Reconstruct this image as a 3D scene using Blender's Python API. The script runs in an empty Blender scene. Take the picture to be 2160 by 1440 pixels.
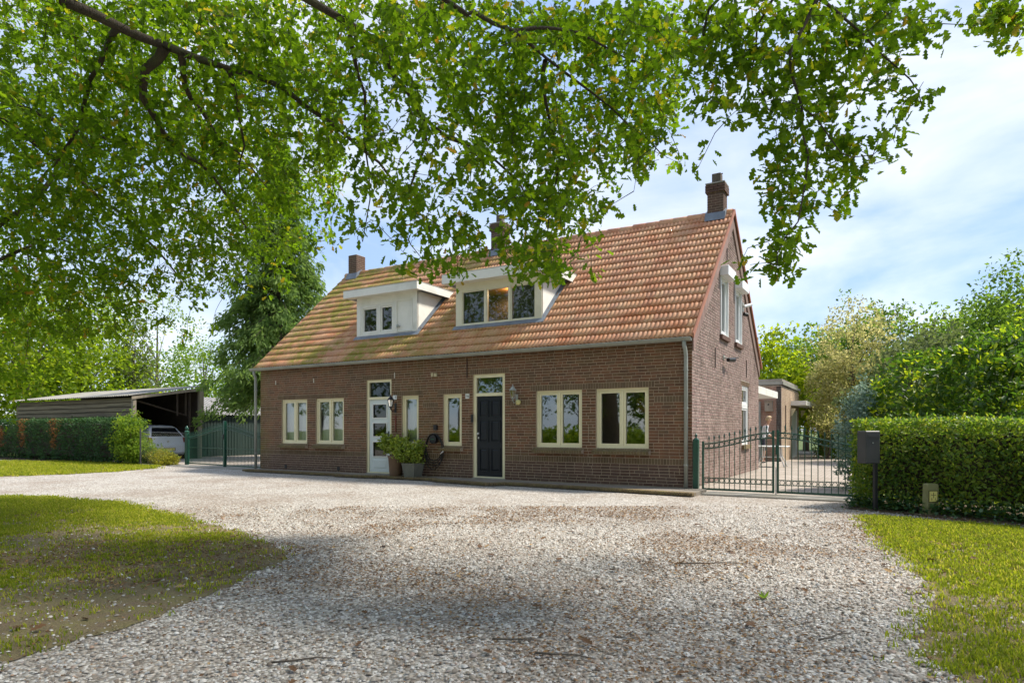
import bpy, math, random
import numpy as np
from mathutils import Vector, Matrix, noise as mnoise

random.seed(7); rng = np.random.default_rng(7)
scene = bpy.context.scene
COL = scene.collection

# ------------------------------------------------------------------ camera
FPX, HY = 1363.0, 907.0                     # focal length and horizon row, in pixels of the 2160 wide photograph
YAW = math.radians(30.5)
CAM = np.array([3.644, -13.673, 1.30])
RV = np.array([math.cos(YAW), math.sin(YAW), 0.0]); FV = np.array([-math.sin(YAW), math.cos(YAW), 0.0]); ZV = np.array([0, 0, 1.0])
cd = bpy.data.cameras.new('camera'); cam = bpy.data.objects.new('camera', cd); COL.objects.link(cam)
cam.location = CAM; cam.rotation_euler = (math.pi/2, 0, YAW)
cd.sensor_width = 36; cd.lens = 36*FPX/2160; cd.shift_y = (HY-720)/2160; cd.clip_end = 3000
scene.camera = cam

# ------------------------------------------------------------------ sky, sun, exposure
SUN = Vector((0.50, 0.35, 0.84)).normalized()       # direction towards the sun
SUN_EL = math.asin(SUN.z)
w = bpy.data.worlds.new('World'); scene.world = w; w.use_nodes = True
nt = w.node_tree; nt.nodes.clear()
def N(nt, t, **k):
    n = nt.nodes.new(t)
    for a, b in k.items(): setattr(n, a, b)
    return n
out = N(nt, 'ShaderNodeOutputWorld'); bg = N(nt, 'ShaderNodeBackground'); bg.inputs[1].default_value = 0.127
sky = N(nt, 'ShaderNodeTexSky', sky_type='NISHITA', sun_disc=False)
sky.sun_elevation = SUN_EL; sky.sun_rotation = math.atan2(SUN.x, SUN.y); sky.air_density = 1.0; sky.dust_density = 0.3; sky.ozone_density = 3.0
tc = N(nt, 'ShaderNodeTexCoord'); mp = N(nt, 'ShaderNodeMapping'); mp.inputs['Scale'].default_value = (1.1, 1.1, 3.4); mp.inputs['Location'].default_value = (0.35, 0.1, 0.0)
n1 = N(nt, 'ShaderNodeTexNoise'); n1.inputs['Scale'].default_value = 2.1; n1.inputs['Detail'].default_value = 7; n1.inputs['Roughness'].default_value = 0.52; n1.inputs['Distortion'].default_value = 0.35
rp = N(nt, 'ShaderNodeValToRGB'); rp.color_ramp.elements[0].position = 0.40; rp.color_ramp.elements[1].position = 0.62
rp.color_ramp.elements[0].color = (1.25, 1.72, 2.6, 1); rp.color_ramp.elements[1].color = (2.95, 2.98, 3.08, 1)
mx = N(nt, 'ShaderNodeMix', data_type='RGBA'); mx.inputs['Factor'].default_value = 0.82     # thin high veil with brighter cloud streaks
nt.links.new(tc.outputs['Generated'], mp.inputs[0]); nt.links.new(mp.outputs[0], n1.inputs['Vector']); nt.links.new(n1.outputs['Fac'], rp.inputs[0])
nt.links.new(rp.outputs[0], mx.inputs['B']); nt.links.new(sky.outputs[0], mx.inputs['A']); nt.links.new(mx.outputs['Result'], bg.inputs[0]); nt.links.new(bg.outputs[0], out.inputs[0])
sd = bpy.data.lights.new('sun', 'SUN'); sd.energy = 2.5; sd.angle = math.radians(8.0); sd.color = (1.0, 0.93, 0.82)
so = bpy.data.objects.new('sun', sd); COL.objects.link(so); so.rotation_euler = SUN.to_track_quat('Z', 'Y').to_euler(); so.location = (20, 20, 40)
vs = scene.view_settings; vs.view_transform = 'Standard'; vs.look = 'None'; vs.gamma = 1; vs.use_curve_mapping = False; vs.exposure = 1.5
scene.render.engine = 'CYCLES'
cy = scene.cycles; cy.max_bounces = 7; cy.diffuse_bounces = 4; cy.glossy_bounces = 3; cy.transmission_bounces = 4; cy.transparent_max_bounces = 12; cy.use_denoising = True
cy.caustics_reflective = False; cy.caustics_refractive = False; cy.sample_clamp_indirect = 8

# ------------------------------------------------------------------ geometry of the view (only used to read off where things stand)
def ray(x, y): return RV*(x-1080)/FPX + FV + ZV*(HY-y)/FPX
def P(x, y, d): return CAM + d*ray(x, y)
def G(x, y, z=0.0):
    v = ray(x, y); return CAM + v*((z-CAM[2])/v[2])
def RD(r, d, z): return np.array([CAM[0]+r*RV[0]+d*FV[0], CAM[1]+r*RV[1]+d*FV[1], z])
def proj(p):
    v = np.asarray(p, float)-CAM; d = v@FV; return 1080+FPX*(v@RV)/d, HY-FPX*v[..., 2]/d, d

# ------------------------------------------------------------------ scene helpers
WL = {}                                        # world location of world-built objects
def tag(o, label=None, cat=None, group=None, kind=None):
    if label: o['label'] = label
    if cat: o['category'] = cat
    if group: o['group'] = group
    if kind: o['kind'] = kind
    return o
def thing(name, loc, label, cat, group=None, rz=0.0):
    o = bpy.data.objects.new(name, None); COL.objects.link(o); o.empty_display_size = 0.2
    o.location = loc; o.rotation_euler = (0, 0, rz); WL[o.name] = Vector(loc); return tag(o, label, cat, group)
def attach(o, parent):
    if parent is not None:
        o.parent = parent; o.matrix_parent_inverse = Matrix.Translation(-WL[parent.name])
def link_mesh(name, me, parent=None, loc=(0, 0, 0), local=False, kind=None):
    o = bpy.data.objects.new(name, me); COL.objects.link(o); o.location = loc
    if local: o.parent = parent; WL[o.name] = Vector((0, 0, 0))
    else: WL[o.name] = Vector(loc); attach(o, parent)
    if kind: o['kind'] = kind
    return o
class MB:
    def __init__(s): s.v = []; s.f = []; s.m = []; s.r = None
    def add(s, vs, fs, m=0):
        b = len(s.v); s.v += [tuple(map(float, p)) for p in vs]; s.f += [tuple(b+i for i in q) for q in fs]; s.m += [m]*len(fs); return s
    def box(s, x0, x1, y0, y1, z0, z1, m=0):
        return s.add([(x0,y0,z0),(x1,y0,z0),(x1,y1,z0),(x0,y1,z0),(x0,y0,z1),(x1,y0,z1),(x1,y1,z1),(x0,y1,z1)],
                     [(3,2,1,0),(4,5,6,7),(0,1,5,4),(1,2,6,5),(2,3,7,6),(3,0,4,7)], m)
    def bevbox(s, x0, x1, y0, y1, z0, z1, b=0.01, m=0):
        # box with all twelve edges chamfered
        vs = []; idx = {}
        X = (x0, x1); Y = (y0, y1); Z = (z0, z1); sg = (1, -1)
        for i in (0, 1):
            for j in (0, 1):
                for k in (0, 1):
                    for a in range(3):
                        p = [X[i]+sg[i]*b, Y[j]+sg[j]*b, Z[k]+sg[k]*b]
                        p[a] = (X[i], Y[j], Z[k])[a]; idx[i, j, k, a] = len(vs); vs.append(p)
        fs = []
        for i in (0, 1): fs.append([idx[i,0,0,0], idx[i,1,0,0], idx[i,1,1,0], idx[i,0,1,0]])
        for j in (0, 1): fs.append([idx[0,j,0,1], idx[1,j,0,1], idx[1,j,1,1], idx[0,j,1,1]])
        for k in (0, 1): fs.append([idx[0,0,k,2], idx[1,0,k,2], idx[1,1,k,2], idx[0,1,k,2]])
        for i in (0, 1):
            for j in (0, 1):
                fs.append([idx[i,j,0,0], idx[i,j,1,0], idx[i,j,1,1], idx[i,j,0,1]])
                fs.append([idx[i,0,j,0], idx[i,1,j,0], idx[i,1,j,2], idx[i,0,j,2]])
                fs.append([idx[0,i,j,1], idx[1,i,j,1], idx[1,i,j,2], idx[0,i,j,2]])
                for k in (0, 1): fs.append([idx[i,j,k,0], idx[i,j,k,1], idx[i,j,k,2]])
        c = np.array([(x0+x1)/2, (y0+y1)/2, (z0+z1)/2]); va = np.array(vs, float); o = []
        for q in fs:
            n = np.cross(va[q[1]]-va[q[0]], va[q[2]]-va[q[0]])
            o.append(tuple(q) if n@(va[list(q)].mean(0)-c) > 0 else tuple(q[::-1]))
        return s.add(vs, o, m)
    def tube(s, pts, rad, n=8, m=0, cap=True):
        pts = [Vector(p) for p in pts]; k = len(pts)
        rad = list(rad) if hasattr(rad, '__len__') else [rad]*k
        b = len(s.v); up = None
        for i, p in enumerate(pts):
            t = (pts[min(i+1, k-1)]-pts[max(i-1, 0)]).normalized()
            if up is None: up = t.orthogonal().normalized()
            else:
                up = up - t*up.dot(t); up = up.normalized() if up.length > 1e-6 else t.orthogonal().normalized()
            q = t.cross(up)
            for j in range(n):
                a = 2*math.pi*j/n; s.v.append(tuple(p + (up*math.cos(a)+q*math.sin(a))*rad[i]))
        for i in range(k-1):
            for j in range(n):
                s.f.append((b+i*n+j, b+i*n+(j+1) % n, b+(i+1)*n+(j+1) % n, b+(i+1)*n+j)); s.m.append(m)
        if cap:
            s.f.append(tuple(b+j for j in range(n))[::-1]); s.f.append(tuple(b+(k-1)*n+j for j in range(n))); s.m += [m, m]
        return s
    def lathe(s, prof, c=(0, 0, 0), n=16, m=0):
        b = len(s.v)
        for r, z in prof:
            for j in range(n):
                a = 2*math.pi*j/n; s.v.append((c[0]+r*math.cos(a), c[1]+r*math.sin(a), c[2]+z))
        for i in range(len(prof)-1):
            for j in range(n):
                s.f.append((b+i*n+j, b+i*n+(j+1) % n, b+(i+1)*n+(j+1) % n, b+(i+1)*n+j)); s.m.append(m)
        s.f.append(tuple(b+j for j in range(n))[::-1]); s.f.append(tuple(b+(len(prof)-1)*n+j for j in range(n))); s.m += [m, m]
        return s
    def prism(s, poly, axis, a0, a1, m=0):
        # extrude a 2D polygon along an axis; poly lies in the other two axes in order
        def mk(p, a): q = list(p); q.insert(axis, a); return q
        k = len(poly); vs = [mk(p, a0) for p in poly]+[mk(p, a1) for p in poly]
        area = sum(poly[i][0]*poly[(i+1) % k][1]-poly[(i+1) % k][0]*poly[i][1] for i in range(k))
        fs = [tuple(range(k))[::-1], tuple(range(k, 2*k))]+[(i, (i+1) % k, k+(i+1) % k, k+i) for i in range(k)]
        flip = (area < 0) != (axis == 1)
        if flip: fs = [f[::-1] for f in fs]
        return s.add(vs, fs, m)
    def mesh(s, name, mats, smooth=False):
        me = bpy.data.meshes.new(name); me.from_pydata(s.v, [], s.f)
        for m in (mats if isinstance(mats, (list, tuple)) else [mats]): me.materials.append(m)
        if isinstance(mats, (list, tuple)) and len(mats) > 1: me.polygons.foreach_set('material_index', s.m)
        if smooth: me.polygons.foreach_set('use_smooth', [True]*len(s.f))
        if s.r is not None:
            a = me.attributes.new('rnd', 'FLOAT', 'POINT'); a.data.foreach_set('value', np.asarray(s.r, np.float32))
        me.update(); return me
    def build(s, name, mats, parent=None, local=False, smooth=False, kind=None):
        if local: return link_mesh(name, s.mesh(name, mats, smooth), parent, local=True, kind=kind)
        a = np.array(s.v); c = (a.min(0)+a.max(0))/2; c[2] = a[:, 2].min()
        s.v = [tuple(p) for p in (a-c)]
        return link_mesh(name, s.mesh(name, mats, smooth), parent, tuple(c), kind=kind)
def struct(o): o['kind'] = 'structure'; return o
def array_mesh(name, V, T, mat, rnd=None, smooth=False):
    V = np.ascontiguousarray(V, np.float32); T = np.ascontiguousarray(T, np.int32)
    me = bpy.data.meshes.new(name); k = T.shape[1]
    me.vertices.add(len(V)); me.vertices.foreach_set('co', V.ravel())
    me.loops.add(T.size); me.loops.foreach_set('vertex_index', T.ravel())
    me.polygons.add(len(T)); me.polygons.foreach_set('loop_start', np.arange(0, T.size, k, dtype=np.int32))
    if smooth: me.polygons.foreach_set('use_smooth', np.ones(len(T), bool))
    if rnd is not None:
        a = me.attributes.new('rnd', 'FLOAT', 'POINT'); a.data.foreach_set('value', np.ascontiguousarray(rnd, np.float32))
    me.materials.append(mat); me.update(calc_edges=True); return me
def inst(tv, tt, pos, ax, ay, az, size, rnd):
    # many copies of a template (verts tv, tris tt) in frames ax, ay, az, joined into arrays
    n = len(pos); size = np.asarray(size, float).reshape(n, 1, 1)
    V = pos[:, None, :] + size*(tv[None, :, 0:1]*ax[:, None, :]+tv[None, :, 1:2]*ay[:, None, :]+tv[None, :, 2:3]*az[:, None, :])
    T = tt[None]+(np.arange(n)*len(tv))[:, None, None]
    return V.reshape(-1, 3), T.reshape(-1, tt.shape[1]), np.repeat(rnd, len(tv))
def unit(a): return a/np.maximum(np.linalg.norm(a, axis=-1, keepdims=True), 1e-9)
def frames(d, nrm):
    ax = unit(d); az = unit(nrm-ax*(nrm*ax).sum(-1, keepdims=True)); return ax, np.cross(az, ax), az
def vnoise(x, y, s, seed=0):
    x = np.asarray(x, float)*s+seed*17.3; y = np.asarray(y, float)*s+seed*9.1
    xi = np.floor(x); yi = np.floor(y); fx = x-xi; fy = y-yi; fx = fx*fx*(3-2*fx); fy = fy*fy*(3-2*fy)
    h = lambda a, b: np.modf(np.abs(np.sin(a*127.1+b*311.7)*43758.5453))[0]
    return (h(xi, yi)*(1-fx)+h(xi+1, yi)*fx)*(1-fy)+(h(xi, yi+1)*(1-fx)+h(xi+1, yi+1)*fx)*fy
def inpoly(x, y, poly):
    x = np.asarray(x); y = np.asarray(y); r = np.zeros(x.shape, bool); k = len(poly)
    for i in range(k):
        x0, y0 = poly[i][:2]; x1, y1 = poly[(i+1) % k][:2]
        c = ((y0 > y) != (y1 > y)); r ^= c & (x < (x1-x0)*(y-y0)/((y1-y0) if y1 != y0 else 1e-9)+x0)
    return r

# ------------------------------------------------------------------ materials
def newmat(name):
    m = bpy.data.materials.new(name); m.use_nodes = True; nt = m.node_tree; nt.nodes.clear()
    o = N(nt, 'ShaderNodeOutputMaterial'); b = N(nt, 'ShaderNodeBsdfPrincipled'); nt.links.new(b.outputs[0], o.inputs[0]); return m, nt, b, o
def rgb(c): return (c[0], c[1], c[2], 1.0)
def mixc(nt, f, a, b, mode='MIX'):
    x = N(nt, 'ShaderNodeMix', data_type='RGBA', blend_type=mode)
    for s, v in (('Factor', f), ('A', a), ('B', b)):
        if hasattr(v, 'is_linked') or hasattr(v, 'links'): nt.links.new(v, x.inputs[s])
        else: x.inputs[s].default_value = v if s == 'Factor' else rgb(v)
    return x.outputs['Result']
def noisef(nt, scale, lo=0.35, hi=0.65, detail=4, coord='Object', stretch=None, rough=0.55):
    t = N(nt, 'ShaderNodeTexCoord'); n = N(nt, 'ShaderNodeTexNoise'); n.inputs['Scale'].default_value = scale; n.inputs['Detail'].default_value = detail; n.inputs['Roughness'].default_value = rough
    src = t.outputs['Object']
    if coord == 'World': src = N(nt, 'ShaderNodeNewGeometry').outputs['Position']
    if stretch:
        mp = N(nt, 'ShaderNodeMapping'); mp.inputs['Scale'].default_value = stretch; nt.links.new(src, mp.inputs[0]); src = mp.outputs[0]
    nt.links.new(src, n.inputs['Vector'])
    r = N(nt, 'ShaderNodeMapRange'); r.inputs[1].default_value = lo; r.inputs[2].default_value = hi; nt.links.new(n.outputs['Fac'], r.inputs[0]); return r.outputs[0]
def bump(nt, b, h, strength=0.3, dist=0.01):
    x = N(nt, 'ShaderNodeBump'); x.inputs['Strength'].default_value = strength; x.inputs['Distance'].default_value = dist
    nt.links.new(h, x.inputs['Height']); nt.links.new(x.outputs[0], b.inputs['Normal'])
def math2(nt, op, a, b=None):
    x = N(nt, 'ShaderNodeMath', operation=op)
    for i, v in enumerate((a, b)):
        if v is None: continue
        if isinstance(v, (int, float)): x.inputs[i].default_value = v
        else: nt.links.new(v, x.inputs[i])
    return x.outputs[0]
def rndval(nt):
    a = N(nt, 'ShaderNodeAttribute', attribute_name='rnd'); o = N(nt, 'ShaderNodeObjectInfo')
    return math2(nt, 'FRACT', math2(nt, 'ADD', a.outputs['Fac'], o.outputs['Random']))
def ramp(nt, f, stops):
    r = N(nt, 'ShaderNodeValToRGB'); e = r.color_ramp.elements
    while len(e) < len(stops): e.new(0.5)
    for i, (p, c) in enumerate(stops): e[i].position = p; e[i].color = rgb(c)
    nt.links.new(f, r.inputs[0]); return r.outputs[0]
def plain(name, c1, c2=None, scale=6, rough=0.6, bmp=0.0, metal=0.0, spec=0.4, world=False, stretch=None, dist=0.01, dirt=None):
    m, nt, b, o = newmat(name); c2 = c2 or tuple(x*0.72 for x in c1); co = 'World' if world else 'Object'
    f = noisef(nt, scale, 0.3, 0.7, 6, co, stretch)
    col = mixc(nt, f, c1, c2)
    if dirt: col = mixc(nt, math2(nt, 'MULTIPLY', noisef(nt, scale*0.4, 0.5, 0.75, 5, co), dirt[1]), col, dirt[0])
    nt.links.new(col, b.inputs['Base Color']); b.inputs['Roughness'].default_value = rough; b.inputs['Metallic'].default_value = metal; b.inputs['Specular IOR Level'].default_value = spec
    if bmp: bump(nt, b, noisef(nt, scale*8, 0.2, 0.8, 5, co, stretch), bmp, dist)
    return m
def brick_mat(name, stops, moss=0.0):
    m, nt, b, o = newmat(name); r = rndval(nt)
    big = noisef(nt, 0.9, 0.42, 0.72, 6, 'World', rough=0.7); fine = noisef(nt, 60, 0.35, 0.8, 3, 'World')
    c = ramp(nt, r, stops); c = mixc(nt, math2(nt, 'MULTIPLY', big, 0.45), c, (0.10, 0.066, 0.042)); c = mixc(nt, math2(nt, 'MULTIPLY', fine, 0.35), c, (0.05, 0.032, 0.026))
    c = mixc(nt, math2(nt, 'MULTIPLY', noisef(nt, 2.2, 0.48, 0.75, 5, 'World', (2.2, 2.2, 0.22)), 0.45), c, (0.07, 0.05, 0.038))
    if moss:
        g = N(nt, 'ShaderNodeNewGeometry'); sx = N(nt, 'ShaderNodeSeparateXYZ'); nt.links.new(g.outputs['Position'], sx.inputs[0])
        mr = N(nt, 'ShaderNodeMapRange'); mr.inputs[1].default_value = -13.1; mr.inputs[2].default_value = -13.75; nt.links.new(sx.outputs[0], mr.inputs[0])
        mb = N(nt, 'ShaderNodeMapRange'); mb.inputs[1].default_value = -6.1; mb.inputs[2].default_value = -7.6; nt.links.new(sx.outputs[0], mb.inputs[0])
        mc = N(nt, 'ShaderNodeMapRange'); mc.inputs[1].default_value = -8.6; mc.inputs[2].default_value = -7.2; nt.links.new(sx.outputs[0], mc.inputs[0])
        k = math2(nt, 'ADD', math2(nt, 'MULTIPLY', mr.outputs[0], noisef(nt, 2.2, 0.35, 0.6, 5, 'World')), math2(nt, 'MULTIPLY', math2(nt, 'MULTIPLY', mb.outputs[0], mc.outputs[0]), math2(nt, 'MULTIPLY', noisef(nt, 1.5, 0.4, 0.65, 5, 'World'), 0.5)))
        c = mixc(nt, math2(nt, 'MULTIPLY', k, moss), c, (0.15, 0.13, 0.025))
    nt.links.new(c, b.inputs['Base Color']); b.inputs['Roughness'].default_value = 0.85; b.inputs['Specular IOR Level'].default_value = 0.25
    bump(nt, b, noisef(nt, 90, 0.2, 0.8, 4, 'World'), 0.35, 0.004); return m
M = {}
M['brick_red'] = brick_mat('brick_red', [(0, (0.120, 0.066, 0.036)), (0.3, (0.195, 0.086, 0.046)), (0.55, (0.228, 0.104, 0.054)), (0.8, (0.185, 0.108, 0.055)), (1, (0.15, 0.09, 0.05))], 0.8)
M['brick_dark'] = brick_mat('brick_dark', [(0, (0.10, 0.055, 0.042)), (0.5, (0.145, 0.082, 0.062)), (1, (0.115, 0.075, 0.06))], 0.5)
M['brick_band'] = brick_mat('brick_band', [(0, (0.135, 0.088, 0.05)), (0.5, (0.185, 0.125, 0.075)), (1, (0.15, 0.11, 0.06))], 0.4)
M['brick_sill'] = brick_mat('brick_sill', [(0, (0.16, 0.12, 0.06)), (0.5, (0.22, 0.165, 0.085)), (1, (0.19, 0.16, 0.07))], 0.0)
M['brick_gable'] = brick_mat('brick_gable', [(0, (0.21, 0.15, 0.125)), (0.3, (0.31, 0.22, 0.19)), (0.65, (0.36, 0.26, 0.225)), (1, (0.28, 0.18, 0.16))], 0.0)  # grey-brown gable brick, lightened to carry the sun on that wall
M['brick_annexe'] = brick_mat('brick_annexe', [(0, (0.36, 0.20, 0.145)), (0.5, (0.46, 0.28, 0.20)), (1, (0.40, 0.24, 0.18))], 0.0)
M['brick_annexe_sunlit'] = brick_mat('brick_annexe_sunlit', [(0, (0.52, 0.38, 0.27)), (0.5, (0.60, 0.46, 0.34)), (1, (0.55, 0.43, 0.29))], 0.0)  # paler copy for the side wall, sunlight put into the brick colour
M['mortar'] = plain('mortar', (0.45, 0.355, 0.26), (0.32, 0.25, 0.185), 5, 0.95, 0.2, world=True)
M['mortar_gable'] = plain('mortar_gable', (0.48, 0.42, 0.36), (0.32, 0.27, 0.23), 5, 0.95, 0.2, world=True)
M['cream'] = plain('cream_paint', (0.78, 0.715, 0.48), (0.72, 0.66, 0.44), 3, 0.4, spec=0.5)
M['white'] = plain('white_paint', (0.80, 0.79, 0.73), (0.72, 0.71, 0.66), 3, 0.45, dirt=((0.42, 0.42, 0.34), 0.5))
M['white_clean'] = plain('white_plastic', (0.80, 0.81, 0.80), (0.75, 0.76, 0.75), 3, 0.35)
M['grey_door'] = plain('pale_grey_paint', (0.62, 0.67, 0.66), (0.56, 0.62, 0.62), 3, 0.35)
M['dark_door'] = plain('dark_blue_paint', (0.008, 0.011, 0.017), (0.013, 0.016, 0.021), 4, 0.4, spec=0.3)
M['zinc'] = plain('weathered_zinc', (0.36, 0.37, 0.33), (0.25, 0.26, 0.23), 2.5, 0.5, metal=0.15, world=True)
M['lead'] = plain('lead_flashing', (0.20, 0.23, 0.27), (0.13, 0.15, 0.18), 4, 0.55, 0.15)
M['black'] = plain('black_metal', (0.015, 0.015, 0.016), None, 6, 0.45)
M['iron'] = plain('rusted_iron', (0.03, 0.02, 0.017), (0.05, 0.025, 0.02), 8, 0.7)
M['green_gate'] = plain('dark_green_enamel', (0.010, 0.075, 0.045), (0.012, 0.055, 0.038), 5, 0.32, spec=0.5)
M['steel'] = plain('brushed_steel', (0.55, 0.55, 0.55), (0.4, 0.4, 0.4), 8, 0.3, metal=0.8)
M['charcoal'] = plain('charcoal_steel', (0.055, 0.055, 0.055), (0.045, 0.045, 0.045), 5, 0.5)
M['wood_old'] = plain('weathered_planks', (0.20, 0.155, 0.10), (0.10, 0.085, 0.055), 2.0, 0.85, 0.3, stretch=(0.25, 3, 9), dirt=((0.10, 0.12, 0.05), 0.7))
def plank_mat():
    m, nt, b, o = newmat('weathered_board'); oi = N(nt, 'ShaderNodeObjectInfo')
    c = ramp(nt, oi.outputs['Random'], [(0, (0.22, 0.18, 0.11)), (0.5, (0.36, 0.31, 0.19)), (1, (0.28, 0.27, 0.15))]); c = mixc(nt, noisef(nt, 2.0, 0.35, 0.7, 6, 'World', (0.3, 3, 9)), c, (0.085, 0.07, 0.045)); nt.links.new(c, b.inputs['Base Color']); b.inputs['Roughness'].default_value = 0.9
    bump(nt, b, noisef(nt, 12, 0.2, 0.8, 5, 'World', (0.3, 3, 6)), 0.4, 0.01); return m
M['wood_old'] = plank_mat()
M['wood_post'] = plain('grey_timber', (0.38, 0.33, 0.26), (0.24, 0.20, 0.15), 3, 0.85, 0.2, stretch=(4, 4, 0.4))
M['wood_dark'] = plain('dark_timber', (0.07, 0.05, 0.038), (0.04, 0.03, 0.024), 3, 0.9, 0.2)
M['fibre'] = plain('fibre_cement_roofing', (0.34, 0.32, 0.29), (0.22, 0.21, 0.18), 1.6, 0.85, 0.2, world=True, dirt=((0.16, 0.17, 0.10), 0.6))
M['green_sheet'] = plain('green_steel_cladding', (0.022, 0.042, 0.035), (0.018, 0.034, 0.028), 2, 0.7)
M['concrete'] = plain('concrete', (0.36, 0.34, 0.30), (0.25, 0.235, 0.20), 2.2, 0.9, 0.3, world=True, dirt=((0.16, 0.14, 0.09), 0.6))
M['moss_concrete'] = plain('mossy_concrete', (0.30, 0.29, 0.14), (0.22, 0.21, 0.10), 9, 0.9, 0.4)
M['yellow'] = plain('yellow_plate', (0.78, 0.66, 0.20), (0.70, 0.60, 0.22), 6, 0.5)
M['bark'] = plain('oak_bark', (0.085, 0.065, 0.046), (0.045, 0.036, 0.026), 9, 0.95, 0.8, stretch=(1, 1, 0.35), dist=0.03, dirt=((0.10, 0.12, 0.04), 0.6))
M['bark_grey'] = plain('grey_bark', (0.14, 0.115, 0.09), (0.08, 0.065, 0.05), 6, 0.95, 0.6, stretch=(1, 1, 0.35), dist=0.02)
M['soil'] = plain('bare_soil', (0.21, 0.15, 0.10), (0.085, 0.06, 0.04), 26, 0.95, 0.7, world=True, dist=0.03)
M['room'] = plain('room_plaster', (0.42, 0.34, 0.25), (0.34, 0.27, 0.2), 2, 0.9)
M['room_dark'] = plain('dark_room', (0.035, 0.028, 0.024), None, 2, 0.9)
M['room_wood'] = plain('varnished_wood_panelling', (0.34, 0.17, 0.06), (0.26, 0.12, 0.04), 2, 0.5, stretch=(6, 1, 0.5))
M['curtain'] = plain('net_curtain', (0.66, 0.69, 0.64), (0.55, 0.58, 0.54), 3, 0.9)
M['screen'] = plain('insect_screen', (0.17, 0.155, 0.13), (0.13, 0.12, 0.10), 3, 0.8)
M['shade'] = plain('lamp_shade_fabric', (0.42, 0.20, 0.06), (0.34, 0.16, 0.05), 3, 0.8)
M['pot_brown'] = plain('brown_glazed_pot', (0.20, 0.12, 0.07), (0.13, 0.08, 0.05), 5, 0.6, 0.15)
M['pot_grey'] = plain('grey_green_planter', (0.17, 0.165, 0.13), (0.12, 0.12, 0.095), 5, 0.7, 0.15)
M['skin'] = plain('skin', (0.62, 0.36, 0.24), (0.55, 0.31, 0.21), 8, 0.55)
M['shirt'] = plain('white_shirt', (0.80, 0.82, 0.85), (0.72, 0.74, 0.78), 4, 0.9)
M['shorts'] = plain('dark_shorts', (0.05, 0.055, 0.075), None, 4, 0.9)
M['hair'] = plain('fair_hair', (0.55, 0.42, 0.26), (0.42, 0.31, 0.18), 12, 0.7)
M['car'] = plain('silver_car_paint', (0.66, 0.70, 0.78), (0.62, 0.66, 0.75), 2, 0.3, metal=0.1, spec=0.6)
M['tyre'] = plain('tyre_rubber', (0.02, 0.02, 0.02), None, 6, 0.8)
M['red_lens'] = plain('red_lens', (0.28, 0.025, 0.02), None, 6, 0.2)
M['yard'] = None
def glass_mat(name, tint, refl):
    m, nt, b, o = newmat(name); nt.nodes.remove(b)
    tr = N(nt, 'ShaderNodeBsdfTransparent'); tr.inputs[0].default_value = rgb(tint); g = N(nt, 'ShaderNodeBsdfGlossy'); g.inputs['Roughness'].default_value = 0.02; g.inputs[0].default_value = (0.95, 0.97, 0.95, 1)
    lw = N(nt, 'ShaderNodeFresnel'); lw.inputs[0].default_value = 1.5
    f = math2(nt, 'ADD', math2(nt, 'MULTIPLY', lw.outputs[0], 1.6), refl)
    # faint waviness of the float glass
    bp = N(nt, 'ShaderNodeBump'); bp.inputs['Strength'].default_value = 0.06; bp.inputs['Distance'].default_value = 0.02
    nt.links.new(noisef(nt, 1.2, 0.2, 0.8, 1, 'World'), bp.inputs['Height']); nt.links.new(bp.outputs[0], g.inputs['Normal'])
    s = N(nt, 'ShaderNodeMixShader'); nt.links.new(f, s.inputs[0]); nt.links.new(tr.outputs[0], s.inputs[1]); nt.links.new(g.outputs[0], s.inputs[2]); nt.links.new(s.outputs[0], o.inputs[0]); return m
M['glass'] = glass_mat('window_glass', (0.85, 0.88, 0.85), 0.14)
M['glass_dorm'] = glass_mat('dormer_glass', (0.6, 0.6, 0.55), 0.02)
M['cream_pale'] = plain('pale_cream_paint', (0.76, 0.72, 0.56), (0.70, 0.66, 0.51), 3, 0.45, dirt=((0.45, 0.42, 0.32), 0.4))
M['glass_dark'] = glass_mat('tinted_glass', (0.22, 0.17, 0.12), 0.0)
def leaf_mat(name, stops, trans, tcol, rough=0.6, spec=0.15):
    m, nt, b, o = newmat(name); r = rndval(nt)
    c = ramp(nt, r, stops); c2 = mixc(nt, math2(nt, 'MULTIPLY', noisef(nt, 0.7, 0.35, 0.7, 4, 'World'), 0.45), c, stops[0][1])
    nt.links.new(c2, b.inputs['Base Color']); b.inputs['Roughness'].default_value = rough; b.inputs['Specular IOR Level'].default_value = spec
    t = N(nt, 'ShaderNodeBsdfTranslucent'); nt.links.new(mixc(nt, 1.0, c2, tcol, 'MULTIPLY'), t.inputs[0])
    s = N(nt, 'ShaderNodeMixShader'); s.inputs[0].default_value = trans; nt.links.new(b.outputs[0], s.inputs[1]); nt.links.new(t.outputs[0], s.inputs[2]); nt.links.new(s.outputs[0], o.inputs[0]); return m
M['oak'] = leaf_mat('oak_leaf', [(0, (0.045, 0.090, 0.006)), (0.45, (0.085, 0.15, 0.008)), (0.85, (0.14, 0.20, 0.010)), (0.97, (0.23, 0.21, 0.015)), (1, (0.25, 0.14, 0.03))], 0.54, (3.3, 3.15, 1.35))
M['leaf_yellow'] = leaf_mat('sunlit_leaf', [(0, (0.10, 0.16, 0.012)), (0.5, (0.17, 0.24, 0.015)), (1, (0.27, 0.31, 0.02))], 0.55, (2.6, 2.5, 1.3))
M['leaf_green'] = leaf_mat('mid_green_leaf', [(0, (0.055, 0.105, 0.018)), (0.5, (0.09, 0.16, 0.025)), (1, (0.15, 0.22, 0.035))], 0.48, (2.3, 2.3, 1.4))
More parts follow.
